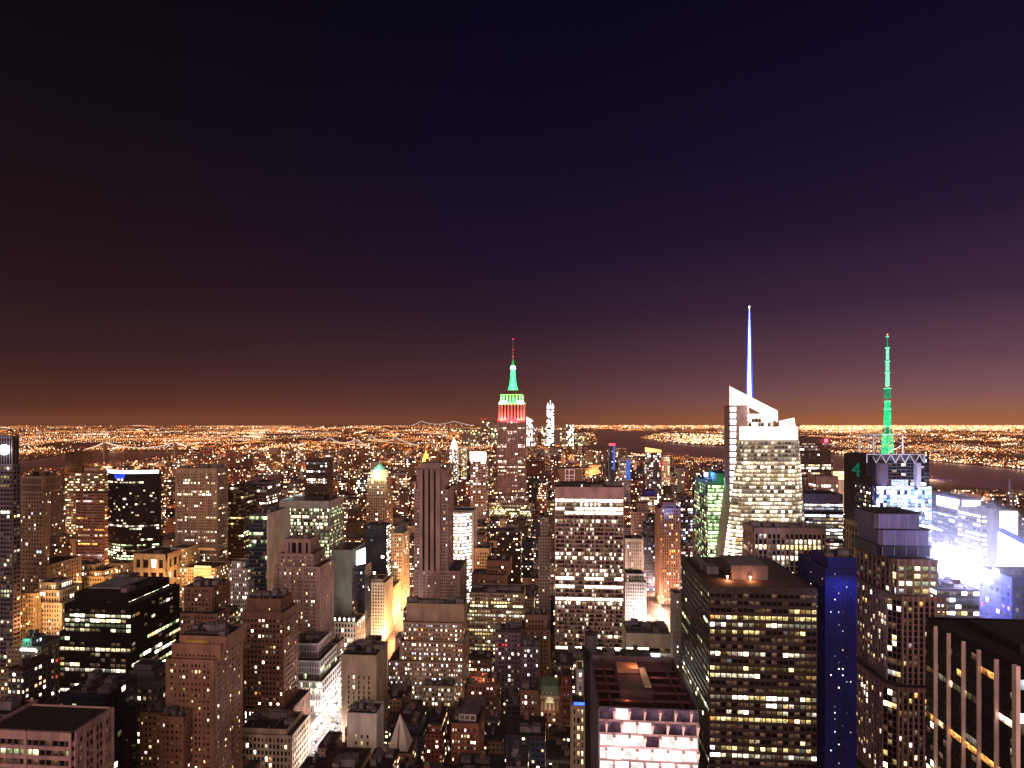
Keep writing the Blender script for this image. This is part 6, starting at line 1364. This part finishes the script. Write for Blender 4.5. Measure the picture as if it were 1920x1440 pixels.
# bright clusters
for s_ in range(230):
    px = rg.choice((rg.uniform(0, 900), rg.uniform(1370, 1920), rg.uniform(0, 1920))); py = 800+rg.random()**1.2*70
    if rg.random() > dens(px, py): continue
    x, y = GP(px, py); t = -x*sT+y*cT
    for i in range(rg.randint(4, 14)): put(x+rg.gauss(0, t*.012), y+rg.gauss(0, t*.02), rg.uniform(.8, 1.9), rg.choice((1, 2, 2, 0)))
# the blazing strip on the right horizon and the far harbour shore
for s_ in range(3400):
    px = rg.uniform(1500, 1990); py = 800.5+abs(rg.gauss(0, 4.2)); x, y = GP(px, max(798.5, py)); put(x, y, rg.uniform(.9, 2.3), rg.choice((1, 1, 2, 0)), 40)
for s_ in range(900):
    px = rg.uniform(1075, 1370); py = 799+abs(rg.gauss(0, 3.0)); x, y = GP(px, py); put(x, y, rg.uniform(.6, 1.5), rg.choice((1, 2, 0)), 30)
for s_ in range(700):
    px = rg.gauss(1300, 45); py = rg.uniform(814, 836)+max(0, (px-1290))*.03; x, y = GP(px, py); put(x, y, rg.uniform(.6, 1.5), rg.choice((2, 2, 1)), 12)
for s_ in range(420):
    f = rg.random(); px = 1500+480*f; py = 845+42*f+rg.gauss(-2, 1.6); x, y = GP(px, py); put(x, y, rg.uniform(.7, 1.6), rg.choice((1, 2, 2, 3)), 8)
for s_ in range(4200):
    c = rg.choice(cand)
    if c[7] > 3200 or c[7] < 560: continue
    r_ = rg.random(); m = 0 if r_ < .35 else (1 if r_ < .6 else (2 if r_ < .78 else (3 if r_ < .93 else 5))); s2 = c[7]/560*rg.choice((.2, .25, .3, .45))
    octa(b, rg.uniform(c[0], c[1]), c[2]-s2*.6, rg.uniform(2, c[4]) if rg.random() < .6 else c[4]+s2*.4, s2, m)
o = b.build('far_city_lights', LM); o['kind'] = 'stuff'; tag(o, 'carpet of far city lights reaching to the horizon', 'city lights')
print('FAR', nn, 'CAND', len(cand), 'PICK', len(pick), 'OBJ', len(bpy.data.objects))

# ================================================================== the air
b = MB(); b.box(-43000, 43000, -1000, 25600, -1, 400)
hm = bpy.data.materials.new('haze'); hm.use_nodes = True; t = hm.node_tree; t.nodes.clear()
v = nd(t, 'ShaderNodeVolumePrincipled'); v.inputs['Color'].default_value = (1, .58, .38, 1); v.inputs['Density'].default_value = 3.0e-5; v.inputs['Anisotropy'].default_value = 0
o_ = nd(t, 'ShaderNodeOutputMaterial'); t.links.new(v.outputs[0], o_.inputs['Volume'])
o = b.build('haze', hm); o['kind'] = 'stuff'
cy.volume_bounces = 0

# street lighting that washes the far blocks from the avenues
rg = random.Random(31); AV = (-190, 97, -420, -640, 410, 680, -880, -1130, 960, 1240)
for i in range(150):
    t = 640*math.exp(rg.random()*1.95); px = rg.uniform(-20, 1940); Y = TY(px, t); xx = min(AV, key=lambda a: abs(a-XW(px, Y))) if t < 2200 else XW(px, Y)
    Y = 318+80*round((Y-318)/80)+5
    if bad(xx, Y) or any(b_[0]-3 < xx < b_[1]+3 and b_[2]-3 < Y < b_[3]+3 for h in HEROES for b_ in h[6]): continue
    plight('street_glow', xx, Y, 12 if t < 1500 else 26, (1, .36, .12) if px < 1000 or rg.random() < .4 else (1, .55, .4), min(850000, 95000*(t/640)**1.6), 1.2)
